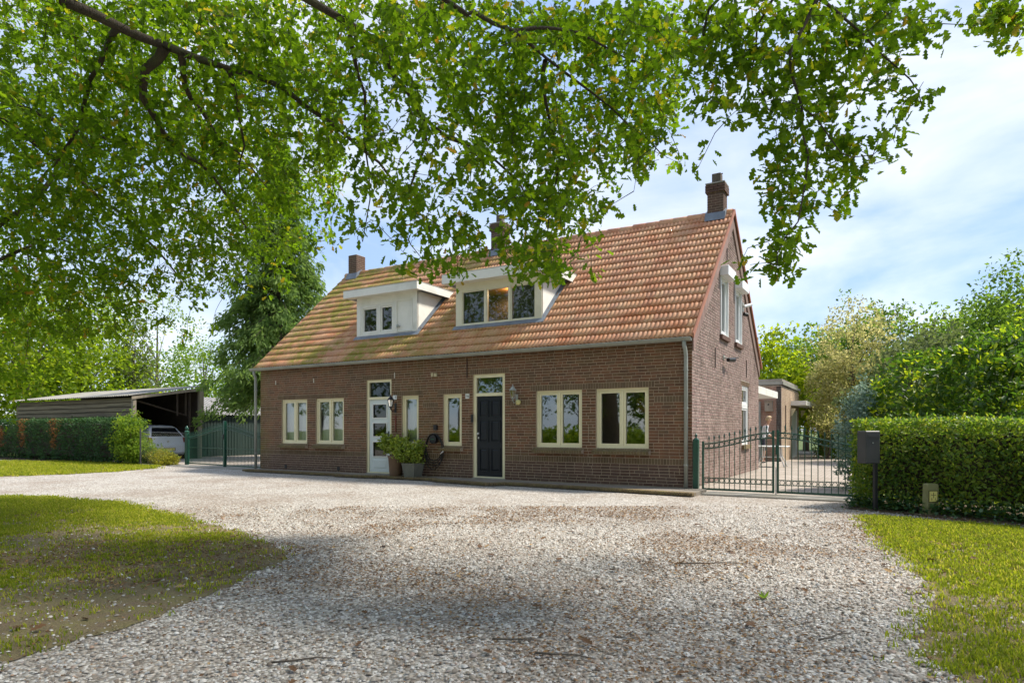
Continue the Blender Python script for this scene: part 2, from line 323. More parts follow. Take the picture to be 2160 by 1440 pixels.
M['leaf_fresh'] = leaf_mat('fresh_green_leaf', [(0, (0.08, 0.145, 0.02)), (0.5, (0.13, 0.215, 0.028)), (1, (0.24, 0.29, 0.035))], 0.5, (2.3, 2.3, 1.3))
M['leaf_pot'] = leaf_mat('pot_shrub_leaf', [(0, (0.14, 0.20, 0.02)), (0.5, (0.24, 0.32, 0.03)), (1, (0.42, 0.46, 0.08))], 0.4, (1.6, 1.6, 1.1), 0.4, 0.5)  # bright leaf colour standing in for sunlight on the pot shrubs
M['leaf_grey'] = leaf_mat('grey_green_needle', [(0, (0.075, 0.105, 0.04)), (0.5, (0.125, 0.16, 0.065)), (1, (0.19, 0.21, 0.09))], 0.4, (1.8, 1.8, 1.3))
M['leaf_conifer'] = leaf_mat('conifer_spray', [(0, (0.09, 0.15, 0.045)), (0.5, (0.15, 0.23, 0.065)), (1, (0.24, 0.32, 0.09))], 0.5, (2.0, 2.0, 1.2))
M['leaf_holly'] = leaf_mat('variegated_leaf', [(0, (0.16, 0.18, 0.05)), (0.3, (0.34, 0.33, 0.12)), (0.7, (0.58, 0.53, 0.26)), (1, (0.74, 0.67, 0.40))], 0.58, (1.35, 1.35, 1.1))
M['leaf_blue'] = leaf_mat('blue_green_spray', [(0, (0.13, 0.21, 0.18)), (0.5, (0.22, 0.32, 0.28)), (1, (0.32, 0.42, 0.37))], 0.35, (1.5, 1.5, 1.2))
M['leaf_laurel'] = leaf_mat('glossy_laurel_leaf', [(0, (0.04, 0.09, 0.014)), (0.45, (0.075, 0.15, 0.018)), (0.65, (0.19, 0.27, 0.02)), (1, (0.38, 0.44, 0.025))], 0.45, (2.2, 2.2, 1.0), 0.42, 0.45)
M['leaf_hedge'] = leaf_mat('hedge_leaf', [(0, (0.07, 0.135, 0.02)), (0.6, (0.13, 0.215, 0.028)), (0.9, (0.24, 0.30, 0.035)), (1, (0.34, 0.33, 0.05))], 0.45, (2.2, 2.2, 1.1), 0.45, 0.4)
M['leaf_ivy'] = leaf_mat('ivy_leaf', [(0, (0.02, 0.06, 0.02)), (0.5, (0.04, 0.10, 0.03)), (1, (0.10, 0.18, 0.07))], 0.25, (2, 2, 1.2), 0.35, 0.5)
M['leaf_thuja'] = leaf_mat('clipped_conifer_leaf', [(0, (0.025, 0.06, 0.025)), (0.5, (0.045, 0.10, 0.038)), (0.9, (0.075, 0.15, 0.045)), (1, (0.09, 0.16, 0.04))], 0.25, (2, 2, 1.2))
M['leaf_brown'] = leaf_mat('browned_foliage', [(0, (0.16, 0.07, 0.025)), (0.5, (0.26, 0.12, 0.04)), (1, (0.32, 0.17, 0.06))], 0.25, (1.5, 1.3, 1.0))
M['leaf_flower'] = leaf_mat('yellow_flower', [(0, (0.16, 0.20, 0.02)), (0.5, (0.42, 0.38, 0.04)), (1, (0.60, 0.50, 0.10))], 0.4, (1.5, 1.4, 1.0))
M['grass'] = leaf_mat('grass_blade', [(0, (0.14, 0.19, 0.014)), (0.5, (0.24, 0.30, 0.018)), (0.85, (0.36, 0.38, 0.03)), (1, (0.46, 0.40, 0.11))], 0.5, (1.8, 1.7, 1.1))
M['litter'] = leaf_mat('dead_leaf', [(0, (0.10, 0.055, 0.03)), (0.5, (0.20, 0.11, 0.05)), (0.85, (0.30, 0.17, 0.07)), (1, (0.42, 0.30, 0.15))], 0.1, (1.2, 1.1, 1.0))

# ================================================================== THE SETTING: ground, gravel, paving
def ground_mat():
    m, nt, b, o = newmat('meadow'); c = mixc(nt, noisef(nt, 0.25, 0.3, 0.7, 6, 'World'), (0.07, 0.12, 0.02), (0.11, 0.15, 0.03))
    c = mixc(nt, noisef(nt, 9, 0.4, 0.7, 5, 'World'), c, (0.05, 0.07, 0.02)); nt.links.new(c, b.inputs['Base Color']); b.inputs['Roughness'].default_value = 0.95
    bump(nt, b, noisef(nt, 30, 0.2, 0.8, 4, 'World'), 0.8, 0.05); return m
def gravel_mat():
    m, nt, b, o = newmat('gravel_bed'); g = N(nt, 'ShaderNodeNewGeometry')
    v = N(nt, 'ShaderNodeTexVoronoi'); v.inputs['Scale'].default_value = 34; nt.links.new(g.outputs['Position'], v.inputs['Vector'])
    sp = N(nt, 'ShaderNodeSeparateColor'); nt.links.new(v.outputs['Color'], sp.inputs[0])
    c = ramp(nt, sp.outputs[0], [(0, (0.24, 0.215, 0.18)), (0.3, (0.40, 0.37, 0.325)), (0.6, (0.55, 0.52, 0.475)), (0.85, (0.67, 0.645, 0.60)), (1, (0.46, 0.385, 0.30))])
    e = N(nt, 'ShaderNodeMapRange'); e.inputs[1].default_value = 0.35; e.inputs[2].default_value = 0.75; nt.links.new(v.outputs['Distance'], e.inputs[0])
    c = mixc(nt, math2(nt, 'MULTIPLY', e.outputs[0], 0.6), c, (0.10, 0.075, 0.055))
    # brown leaf crumbs swept into drifts
    d1 = noisef(nt, 0.42, 0.46, 0.62, 8, 'World', rough=0.72); d2 = noisef(nt, 16, 0.34, 0.56, 4, 'World')
    c = mixc(nt, math2(nt, 'MULTIPLY', math2(nt, 'MULTIPLY', d1, d2), 0.7), c, (0.19, 0.13, 0.085))
    c = mixc(nt, math2(nt, 'MULTIPLY', noisef(nt, 13, 0.58, 0.72, 5, 'World'), 0.45), c, (0.17, 0.105, 0.06))
    nt.links.new(c, b.inputs['Base Color']); b.inputs['Roughness'].default_value = 0.85
    h = math2(nt, 'SUBTRACT', 1.0, v.outputs['Distance']); bump(nt, b, h, 0.9, 0.018); return m
def paving_mat(name, c1, c2, bw, bh, rot=0.0):
    m, nt, b, o = newmat(name); g = N(nt, 'ShaderNodeNewGeometry'); mp = N(nt, 'ShaderNodeMapping'); mp.inputs['Rotation'].default_value = (0, 0, rot); nt.links.new(g.outputs['Position'], mp.inputs[0])
    t = N(nt, 'ShaderNodeTexBrick'); t.inputs['Scale'].default_value = 1; t.inputs['Brick Width'].default_value = bw; t.inputs['Row Height'].default_value = bh; t.inputs['Mortar Size'].default_value = 0.006; t.inputs['Bias'].default_value = 0
    t.inputs['Color1'].default_value = rgb(c1); t.inputs['Color2'].default_value = rgb(c2); t.inputs['Mortar'].default_value = (0.12, 0.10, 0.075, 1); nt.links.new(mp.outputs[0], t.inputs['Vector'])
    c = mixc(nt, math2(nt, 'MULTIPLY', noisef(nt, 1.3, 0.4, 0.7, 6, 'World'), 0.5), t.outputs['Color'], (0.17, 0.14, 0.10)); nt.links.new(c, b.inputs['Base Color']); b.inputs['Roughness'].default_value = 0.9
    bump(nt, b, t.outputs['Fac'], -0.5, 0.006); return m
M['meadow'] = ground_mat(); M['gravel'] = gravel_mat(); M['paving'] = paving_mat('terrace_pavers', (0.26, 0.23, 0.19), (0.20, 0.175, 0.15), 0.21, 0.105)
M['yard'] = paving_mat('yard_pavers', (0.44, 0.385, 0.33), (0.36, 0.31, 0.265), 0.21, 0.105, 0.0)
def sheet(name, poly, z, mat):
    mb = MB(); mb.add([(p[0], p[1], z) for p in poly], [tuple(range(len(poly)))]); a = sum(poly[i][0]*poly[(i+1) % len(poly)][1]-poly[(i+1) % len(poly)][0]*poly[i][1] for i in range(len(poly)))
    if a < 0: mb.f = [f[::-1] for f in mb.f]
    return struct(mb.build(name, mat))
sheet('ground', [(-900, -900), (900, -900), (900, 900), (-900, 900)], -0.012, M['meadow'])
sheet('driveway', [(-60, -19), (16, -19), (16, -4.0), (3.6, -0.75), (3.4, 0.0), (-13.8, 0.05), (-19.5, 0.6), (-22, -0.2), (-60, -1.0)], -0.004, M['gravel'])
sheet('yard_paving', [(0.0, -0.55), (3.6, -0.55), (3.7, 1.5), (7.5, 2.0), (9, 14), (8, 30), (-7, 30), (-7, 7.86), (0.0, 7.86)], 0.006, M['yard'])
sheet('side_yard_paving', [(-13.8, 0.25), (-20.0, 0.75), (-25.2, 1.0), (-25.5, 12), (-13.75, 12)], 0.006, M['yard'])
def jag(px, n=5, amp=0.14, z=0.0):
    pts = [G(x, y) for x, y in px]; o = []
    for i in range(len(pts)):
        a, b = pts[i], pts[(i+1) % len(pts)]
        for k in range(n):
            p = a+(b-a)*k/n; q = min(amp, 0.32*np.linalg.norm((b-a)[:2])/n)
            o.append((p[0]+random.uniform(-q, q), p[1]+random.uniform(-q, q)))
    return o
LAWN_ISLAND = jag([(-500, 1040), (0, 1046), (150, 1050), (290, 1066), (430, 1102), (560, 1142), (604, 1166), (598, 1184), (540, 1205), (490, 1232), (420, 1262), (330, 1300), (210, 1338), (90, 1372), (0, 1402), (-500, 1460)])
LAWN_RIGHT = jag([(1828, 1088), (1850, 1128), (1900, 1165), (1932, 1205), (1962, 1245), (1968, 1295), (1928, 1345), (1950, 1385), (2060, 1445), (2200, 1520), (2700, 1520), (2600, 1150), (2160, 1116)], amp=0.09)
LAWN_STRIP = jag([(-700, 992), (0, 1005), (140, 1000), (250, 994), (335, 987), (330, 981), (200, 974), (0, 972), (-700, 966)], amp=0.08)
M['thatch'] = plain('mossy_thatch', (0.19, 0.165, 0.06), (0.17, 0.12, 0.075), 5, 0.95, 0.7, world=True, dist=0.03, dirt=((0.10, 0.07, 0.045), 0.6))
sheet('lawn_soil', LAWN_ISLAND, 0.002, M['thatch']); sheet('lawn_soil', LAWN_RIGHT, 0.002, M['thatch']); sheet('lawn_soil', LAWN_STRIP, 0.002, M['thatch'])
sheet('hedge_bed', [(2.95, -1.6), (9.6, -4.6), (10.4, -2.2), (3.6, 0.6)], 0.010, M['soil'])
sheet('hedge_bed', [(-19.3, -0.3), (-21, -0.5), (-45, 0.2), (-45, 1.3), (-22.5, 1.2), (-19.3, 0.9)], 0.010, M['soil'])

# terrace along the front wall: three slabs stepping out at the doors, edged with bricks on their side
terr = [(-13.95, 0.0), (-13.95, -0.40), (-9.85, -0.44), (-9.80, -0.62), (-8.75, -0.60), (-8.25, -0.40), (-6.45, -0.46), (-6.30, -0.62), (-4.45, -0.98), (-4.20, -0.62), (-2.0, -0.76), (0.30, -0.97), (0.30, 0.0)]
mb = MB(); mb.prism([(p[0], p[1]) for p in terr], 2, -0.05, 0.074); ter = struct(mb.build('terrace', M['paving']))
me_eb = MB().bevbox(-0.024, 0.024, -0.10, 0.10, -0.06, 0.0, 0.004).mesh('edging_brick', M['brick_sill'])
for i in range(1, len(terr)-1):
    a, b = Vector(terr[i]), Vector(terr[i+1]); L = (b-a).length
    if i == len(terr)-2: continue
    ang = math.atan2(b.y-a.y, b.x-a.x); n = max(1, int(L/0.056))
    for k in range(n):
        p = a+(b-a)*((k+0.5)/n); o = link_mesh('edging_brick', me_eb, ter, (p.x, p.y, 0.079+random.uniform(-.002, .002))); o.rotation_euler = (0, 0, ang+random.uniform(-.02, .02))
mb = MB(); mb.box(0.32, 3.5, -0.52, 0.20, -0.05, 0.022); struct(mb.build('gate_threshold', M['concrete']))
mb = MB(); mb.box(-19.0, -13.95, 0.15, 0.95, -0.05, 0.02); struct(mb.build('gate_threshold', M['concrete']))

# loose gravel: every pebble a small faceted dome, near the camera
pv = [(0, 0, 1.0)]; 
for rr, zz, o in ((0.66, 0.76, 0.0), (1.0, 0.15, 0.5)):
    for j in range(5): a = 2*math.pi*(j+o)/5; pv.append((rr*math.cos(a), rr*math.sin(a), zz))
pt = []
for j in range(5):
    k = (j+1) % 5; pt += [(0, 1+j, 1+k), (1+j, 6+j, 1+k), (1+k, 6+j, 6+k)]
pv = np.array(pv); pt = np.array(pt)
def in_lawns(x, y): return inpoly(x, y, LAWN_ISLAND) | inpoly(x, y, LAWN_RIGHT) | inpoly(x, y, LAWN_STRIP)
def drift(x, y): return vnoise(x, y, 0.55, 3)*0.5+vnoise(x, y, 1.4, 6)*0.3+vnoise(x, y, 3.7, 9)*0.2
NP = 140000
dd = np.sqrt(rng.uniform(2.9**2, 11.5**2, NP)); rr = rng.uniform(-0.84, 0.84, NP)*dd
pos = CAM[None]*[1, 1, 0]+rr[:, None]*RV+dd[:, None]*FV
il = in_lawns(pos[:, 0], pos[:, 1]); keep = ~il | (rng.random(NP) < 0.16); keep &= (rng.random(NP) > np.clip((drift(pos[:, 0], pos[:, 1])-0.50)*3.0, 0, 0.65)) & (rng.random(NP) < np.clip(1.9-dd*0.16, 0.05, 1)); keep &= pos[:, 1] < -1.1
pos = pos[keep]; n = len(pos); pos[:, 2] = rng.uniform(-0.006, 0.004, n)
ang = rng.uniform(0, 2*math.pi, n); tl = rng.normal(0, 0.22, (n, 2)); nz = unit(np.c_[tl, np.ones(n)])
ax, ay, az = frames(np.c_[np.cos(ang), np.sin(ang), np.zeros(n)], nz)
sz = rng.lognormal(math.log(0.0100), 0.34, n)
V, T, Rn = inst(pv, pt, pos, ax, ay*rng.uniform(0.6, 1.0, (n, 1)), az*rng.uniform(0.5, 0.85, (n, 1)), sz, rng.random(n))
mp_, nt, b, o_ = newmat('pebble'); r = rndval(nt)
c = ramp(nt, r, [(0, (0.14, 0.11, 0.082)), (0.25, (0.26, 0.225, 0.182)), (0.5, (0.41, 0.375, 0.325)), (0.82, (0.61, 0.585, 0.54)), (0.92, (0.31, 0.31, 0.31)), (1, (0.34, 0.21, 0.13))])
c = mixc(nt, math2(nt, 'MULTIPLY', noisef(nt, 40, 0.45, 0.75, 4, 'World'), 0.5), c, (0.18, 0.13, 0.09)); nt.links.new(c, b.inputs['Base Color']); b.inputs['Roughness'].default_value = 0.7
tag(link_mesh('gravel', array_mesh('gravel', V, T, mp_, Rn, True)), 'loose pale pebbles of the gravel drive', 'gravel', kind='stuff')

# leaf litter and twigs
def leaf_tpl(kind):
    if kind == 'oak':
        o = [(0.02, 0.03), (0.27, 0.25), (0.36, 0.12), (0.52, 0.34), (0.62, 0.16), (0.80, 0.27)]
    elif kind == 'ivy': o = [(0, 0.08), (0.05, 0.34), (0.30, 0.28), (0.42, 0.45), (0.60, 0.2)]
    else: o = [(0.0, 0.02), (0.28, 0.24), (0.62, 0.23)]
    mid = [(x, 0, -0.05*math.sin(x*3.1)) for x, _ in o]; v = []; t = []
    k = len(o); lift = 0.35
    v += mid+[(1.0, 0, -0.06)]
    v += [(x, y, y*lift-0.05*x) for x, y in o]+[(x, -y, y*lift-0.05*x) for x, y in o]
    L = k+1; Rr = k+1+k
    for i in range(k-1):
        t += [(i, i+1, L+i), (i+1, L+i+1, L+i), (i, Rr+i, i+1), (i+1, Rr+i, Rr+i+1)]
    t += [(k-1, k, L+k-1), (k-1, Rr+k-1, k)]
    return np.array(v), np.array(t)
OAKV, OAKT = leaf_tpl('oak'); IVYV, IVYT = leaf_tpl('ivy')
LFV = np.array([(0, 0, 0), (.33, .21, .07), (.72, .19, .05), (1, 0, -.06), (.72, -.19, .05), (.33, -.21, .07)]); LFT = np.array([(0, 2, 1), (0, 3, 2), (0, 4, 3), (0, 5, 4)])
QV = np.array([(0, 0, 0), (0.45, 0.30, 0.10), (1, 0, -0.04), (0.45, -0.30, 0.10)]); QT = np.array([(0, 2, 1), (0, 3, 2)])
NL = 120000; dd = np.sqrt(rng.uniform(3.0**2, 11.0**2, NL)); rr = rng.uniform(-0.84, 0.84, NL)*dd
pos = CAM[None]*[1, 1, 0]+rr[:, None]*RV+dd[:, None]*FV
k = drift(pos[:, 0], pos[:, 1])
keep = (rng.random(NL) < np.clip((k-0.46)*5.5, 0.08, 0.8)) & (pos[:, 1] < -1.3); pos = pos[keep]; n = len(pos); pos[:, 2] = rng.uniform(0.006, 0.018, n)
ang = rng.uniform(0, 6.28, n); ax, ay, az = frames(np.c_[np.cos(ang), np.sin(ang), rng.normal(0, .2, n)], unit(np.c_[rng.normal(0, .35, (n, 2)), np.ones(n)]))
V, T, Rn = inst(QV, QT, pos, ax, ay, az, rng.uniform(0.010, 0.030, n)*(1+0.04*dd[keep]), rng.random(n)*0.8)
n2 = 150; dd = np.sqrt(rng.uniform(3.1**2, 9.0**2, n2)); rr = rng.uniform(-0.8, 0.8, n2)*dd; p2 = CAM[None]*[1, 1, 0]+rr[:, None]*RV+dd[:, None]*FV; p2[:, 2] = 0.02
ang = rng.uniform(0, 6.28, n2); ax, ay, az = frames(np.c_[np.cos(ang), np.sin(ang), rng.normal(0, .15, n2)], unit(np.c_[rng.normal(0, .3, (n2, 2)), np.ones(n2)]))
V2, T2, R2 = inst(OAKV, OAKT, p2, ax, ay, az, rng.uniform(0.05, 0.10, n2), rng.uniform(0.5, 1, n2))
V = np.r_[V, V2]; T = np.r_[T, T2+len(Rn)]; Rn = np.r_[Rn, R2]
tag(link_mesh('leaf_litter', array_mesh('leaf_litter', V, T, M['litter'], Rn)), 'brown leaf crumbs and dry oak leaves scattered over the gravel', 'leaf litter', kind='stuff')
for i, (x, y, a, L) in enumerate([(640, 1395, 0.25, 0.34), (1090, 1352, -0.1, 0.30), (1190, 1385, -0.25, 0.34), (1500, 1190, 0.05, 0.6), (1760, 1345, 0.5, 0.3)]):
    p = Vector(G(x, y)); d = Vector((math.cos(a+YAW), math.sin(a+YAW), 0)); s = d.cross(Vector((0, 0, 1)))
    mb = MB(); mb.tube([p-d*L/2+Vector((0, 0, .012)), p-d*L*.15+s*.015+Vector((0, 0, .018)), p+d*L*.2-s*.012+Vector((0, 0, .016)), p+d*L/2+s*.01+Vector((0, 0, .011))], [.007, .0065, .005, .003], 6)
    tag(mb.build('fallen_twig', M['bark_grey'], smooth=True), ['dark bent twig lying on gravel near the bottom left', 'short pale twig lying on gravel near the bottom edge', 'brownish twig lying on gravel, nearest of all to the bottom middle', 'long thin twig lying on sunlit gravel in front of the gate', 'slanting twig on gravel at the edge of the right lawn'][i], 'twig', 'fallen twigs')

# grass: tufts of real blades
bv = np.array([(-0.5, 0, 0), (0.5, 0, 0), (-0.38, 0.35, 0.55), (0.38, 0.35, 0.55), (0, 1.0, 0.95)]); bt = np.array([(0, 1, 3), (0, 3, 2), (2, 3, 4)])
def grass(name, poly, ntuft, nb, dens, hgt, label, dmax=60):
    a = np.array(poly); lo, hi = a.min(0), a.max(0); q = rng.uniform(lo, hi, (ntuft*6, 2)); q = q[inpoly(q[:, 0], q[:, 1], poly)]
    u, v, d = proj(np.c_[q, np.zeros(len(q))]); ok = (u > -150) & (u < 2310) & (d > 2.6) & (d < dmax) & (v < 1520); q = q[ok]; d = d[ok]
    # keep more near the camera, thin where bare
    q = q[rng.random(len(q)) < np.clip(dens(q[:, 0], q[:, 1]), 0, 1)][:ntuft]; n = len(q); q = q+rng.normal(0, 0.11, q.shape)
    d = proj(np.c_[q, np.zeros(n)])[2]
    pos = np.repeat(q, nb, 0)+rng.normal(0, 0.022, (n*nb, 2))*(1+np.repeat(d, nb)[:, None]*0.05); N_ = len(pos)
    ang = rng.uniform(0, 6.28, N_); hh = np.repeat(rng.uniform(0.6, 1.25, n), nb)*rng.uniform(0.6, 1.2, N_)*hgt
    lean = rng.uniform(0.25, 0.9, N_)
    # across = width axis, out = lean axis
    ax = np.c_[np.cos(ang), np.sin(ang), np.zeros(N_)]; ay = np.c_[-np.sin(ang), np.cos(ang), np.zeros(N_)]
    wd = rng.uniform(0.004, 0.0085, N_)*(1+np.repeat(d, nb)*0.10)
    V, T, Rn = inst(bv, bt, np.c_[pos, np.full(N_, 0.002)], ax*(wd/hh)[:, None], ay*lean[:, None], np.tile([0, 0, 1.0], (N_, 1)), hh, np.clip(np.repeat(rng.random(n), nb)*0.75+rng.normal(0, .12, N_), 0, 0.999))
    tag(link_mesh(name, array_mesh(name, V, T, M['grass'], Rn)), label, 'grass', kind='stuff')
def dens_island(x, y):
    u, v, d = proj(np.c_[x, y, np.zeros(len(x))]); k = vnoise(x, y, 0.9, 2)*0.40+vnoise(x, y, 3.6, 4)*0.30+vnoise(x, y, 9.0, 5)*0.30
    return np.clip((k-0.475+np.clip((d-7.4)*0.06, -0.07, 0.4))*4.0, 0.06, 1)
def dens_right(x, y):
    u, v, d = proj(np.c_[x, y, np.zeros(len(x))]); k = vnoise(x, y, 1.4, 7)*0.35+vnoise(x, y, 4.5, 8)*0.35+vnoise(x, y, 10, 9)*0.30
    return np.clip((k-0.36+np.clip((d-5.2)*0.08, -0.10, 0.4))*3.4, 0.06, 1)
grass('lawn_grass', LAWN_ISLAND, 13000, 6, dens_island, 0.036, 'patchy green grass of the lawn island at left')
grass('lawn_grass', LAWN_RIGHT, 9000, 6, dens_right, 0.040, 'yellow green sunlit grass of the lawn at right')
grass('lawn_grass', LAWN_STRIP, 5500, 6, lambda x, y: np.ones(len(x)), 0.07, 'bright green grass strip in front of the left hedge')
q = Vector(G(1612, 1262)); wd_ = thing('weed_seedling', q, 'small bright green weed sprouting alone in the gravel', 'weed')
for k in range(6):
    a = k*1.05; tv = MB(); d = Vector((math.cos(a), math.sin(a), 0.7+0.3*(k % 2))).normalized(); s_ = Vector((-math.sin(a), math.cos(a), 0))
    tv.add([q, q+d*.04+s_*.014, q+d*.085, q+d*.04-s_*.014], [(0, 1, 2, 3)]); tv.build('leaf', M['leaf_fresh'], wd_)

# ================================================================== THE HOUSE
HB = 0.08; HX0, HX1 = -13.72, 0.0; HD = 7.85; CH = 0.0675
RY0, RZ0, RYR, RZR = -0.15, 3.27, HD/2, 7.05; RT = (RZR-RZ0)/(RYR-RY0); RA = math.atan(RT)
def roofz(y): return RZ0+(y-RY0)*RT if y <= RYR else RZ0+(HD-y-RY0)*RT
house = thing('brick_house', ((HX0+HX1)/2, 0, 0), 'long brick house with orange tiled roof and two white dormers', 'house')
fm = lambda u, d, z: (u, d, z)          # front wall: u along x, d inwards
gm = lambda u, d, z: (-d, u, z)         # gable wall: u along y, d inwards
def mbox(mb, mp, u0, u1, d0, d1, z0, z1, m=0, bev=0):
    a, b = mp(u0, d0, z0), mp(u1, d1, z1); lo = [min(x, y) for x, y in zip(a, b)]; hi = [max(x, y) for x, y in zip(a, b)]
    (mb.bevbox if bev else mb.box)(lo[0], hi[0], lo[1], hi[1], lo[2], hi[2], *([bev] if bev else []), m=m)
def slab(mp, u0, u1, z0, top, opens, d0, d1, mat, name, parent):
    # wall slab with rectangular openings, in cells; top(u) gives the upper edge
    us = sorted({u0, u1}|{round(v, 4) for o in opens for v in o[:2]}); mb = MB()
    for a, b in zip(us[:-1], us[1:]):
        c = (a+b)/2; cuts = sorted((o[2], o[3]) for o in opens if o[0] < c < o[1]); z = z0
        spans = []
        for q0, q1 in cuts:
            if q0 > z+1e-4: spans.append((z, q0, q0))
            z = q1
        spans.append((z, None, None))
        for s0, s1, s2 in spans:
            ta, tb = (s1, s1) if s1 is not None else (top(a), top(b))
            v = [mp(a, d0, s0), mp(b, d0, s0), mp(b, d0, tb), mp(a, d0, ta), mp(a, d1, s0), mp(b, d1, s0), mp(b, d1, tb), mp(a, d1, ta)]
            mb.add(v, [(0, 1, 2, 3), (7, 6, 5, 4), (0, 4, 5, 1), (3, 2, 6, 7), (0, 3, 7, 4), (1, 5, 6, 2)])
    return mb.build(name, mat, parent)
def lay_bricks(u0, u1, z0, top, opens, bands, sd):
    # wild bond courses around openings and bands; returns (u0,u1,z0,z1,is_band)
    r = random.Random(sd); out = []
    blocks = [(a-0.0, b+0.0, c, d) for a, b, c, d in opens]+[(a, b, c, d) for a, b, c, d in bands]
    k = 0
    while True:
        a = z0+k*CH; b = a+CH; k += 1
        lo, hi = u0, u1
        if top(lo) < b+0.02 and top(hi) < b+0.02:
            # clip to the sloping gable
            ok = [u for u in np.arange(u0, u1, 0.02) if top(u) > b+0.02]
            if not ok: break
            lo, hi = ok[0], ok[-1]
        elif top(lo) < b+0.02 or top(hi) < b+0.02: break
        iv = [(lo, hi)]
        for q in blocks:
            if q[2] < (a+b)/2 < q[3]:
                nv = []
                for s, e in iv:
                    if q[1] <= s or q[0] >= e: nv.append((s, e)); continue
                    if q[0] > s: nv.append((s, q[0]))
                    if q[1] < e: nv.append((q[1], e))
                iv = nv
        for s, e in iv:
            u = s; first = True
            while u < e-0.012:
                L = 0.222 if r.random() > 0.22 else 0.112
                if first: L = r.choice((0.222, 0.112, 0.165)) ; first = False
                L *= r.uniform(0.97, 1.03)
                if e-u-L < 0.06: L = e-u
                if L > 0.30: L = 0.222
                v = min(u+L, e); out.append((u+0.0065, v-0.0065, a+0.007, b-0.007, 0)); u = v
    for q in bands:
        n = max(1, round((q[1]-q[0])/0.066)); w_ = (q[1]-q[0])/n
        for i in range(n): out.append((q[0]+i*w_+0.0055, q[0]+(i+1)*w_-0.0055, q[2]+0.006, q[3]-0.006, 1))
    return out
def wall_bricks(mp, lst, wall, mats, pick, nind, dist, depth=0.03):
    # nearest full bricks as single objects, the rest joined per material
    r = random.Random(3); groups = {k: MB() for k in mats}; rn = {k: [] for k in mats}
    full = [i for i, q in enumerate(lst) if abs(q[1]-q[0]-0.209) < 0.008 and not q[4]]
    full.sort(key=lambda i: dist(lst[i])); ind = set(full[:nind]); shared = {}
    for i, (u0, u1, a, b, band) in enumerate(lst):
        k = pick(u0, a, band); pr = r.uniform(-0.003, 0.002)
        if i in ind:
            if k not in shared:
                m_ = MB(); mbox(m_, mp, -0.1055, 0.1055, 0, depth, 0, CH-0.014, bev=0.004); shared[k] = m_.mesh('brick', mats[k])
            o = link_mesh('brick', shared[k], wall, mp((u0+u1)/2, pr, a)); continue
        j0 = r.uniform(-.0015, .0015); mb = groups[k]; n0 = len(mb.v)
        z1 = b+j0
        e = 0.004
        A = [mp(u0+e, pr, a+e), mp(u1-e, pr, a+e), mp(u1-e, pr, z1-e), mp(u0+e, pr, z1-e), mp(u0, pr+e, a), mp(u1, pr+e, a), mp(u1, pr+e, z1), mp(u0, pr+e, z1), mp(u0, depth, a), mp(u1, depth, a), mp(u1, depth, z1), mp(u0, depth, z1)]
        mb.add(A, [(0, 1, 2, 3), (4, 5, 1, 0), (5, 6, 2, 1), (6, 7, 3, 2), (7, 4, 0, 3), (8, 9, 5, 4), (9, 10, 6, 5), (10, 11, 7, 6), (11, 8, 4, 7)])
        rn[k] += [r.random()]*12
    for k, mb in groups.items():
        if mb.v: mb.r = rn[k]; mb.build('brickwork', mats[k], wall, kind='stuff')
# openings (x0, x1, z0, z1)
WZ0, WZ1 = HB+12*CH, HB+32*CH
WIN = {'A': (-12.73, -11.60), 'B': (-11.23, -10.08), 'C': (-7.91, -7.33), 'D': (-6.51, -5.92), 'E': (-3.74, -2.54), 'F': (-2.19, -0.95)}
DOORS = {'L': (-9.20, -8.28), 'R': (-5.57, -4.62)}; DZ1 = HB+39*CH
opens = [(a, b, WZ0, WZ1) for a, b in WIN.values()]+[(a, b, HB, DZ1) for a, b in DOORS.values()]
top_f = lambda u: HB+48*CH+0.001+0.02
L0, L1 = WZ1, WZ1+2*CH; D0, D1 = DZ1, DZ1+2*CH; S0, S1 = HB+27*CH, HB+29*CH; B0, B1 = HB+7*CH, HB+9*CH
bands = [(-12.92, -9.92, L0, L1), (-8.20, -7.18, L0, L1), (-6.68, -5.66, L0, L1), (-3.90, -0.82, L0, L1), (-9.34, -8.20, D0, D1), (-5.66, -4.50, D0, D1),
         (-13.70, -12.92, S0, S1), (-9.92, -9.22, S0, S1), (-7.18, -6.68, S0, S1), (-4.58, -3.90, S0, S1), (-0.82, -0.02, S0, S1)]
for a, b in ((-13.70, -9.22), (-8.26, -5.59), (-4.60, -0.02)): bands.append((a, b, B0, B1))
lst = lay_bricks(HX0, HX1, HB, top_f, opens, bands, 11)
wf = slab(fm, HX0, HX1-0.012, 0.0, lambda u: HB+48*CH+0.05, opens, 0.008, 0.27, M['mortar'], 'front_wall', house)
cx_, cy_ = CAM[0], CAM[1]
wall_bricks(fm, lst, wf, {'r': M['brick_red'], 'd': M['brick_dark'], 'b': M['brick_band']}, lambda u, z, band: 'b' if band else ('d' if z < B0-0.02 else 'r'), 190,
            lambda q: ((q[0]-cx_)**2+cy_**2+(q[2]-1.3)**2))
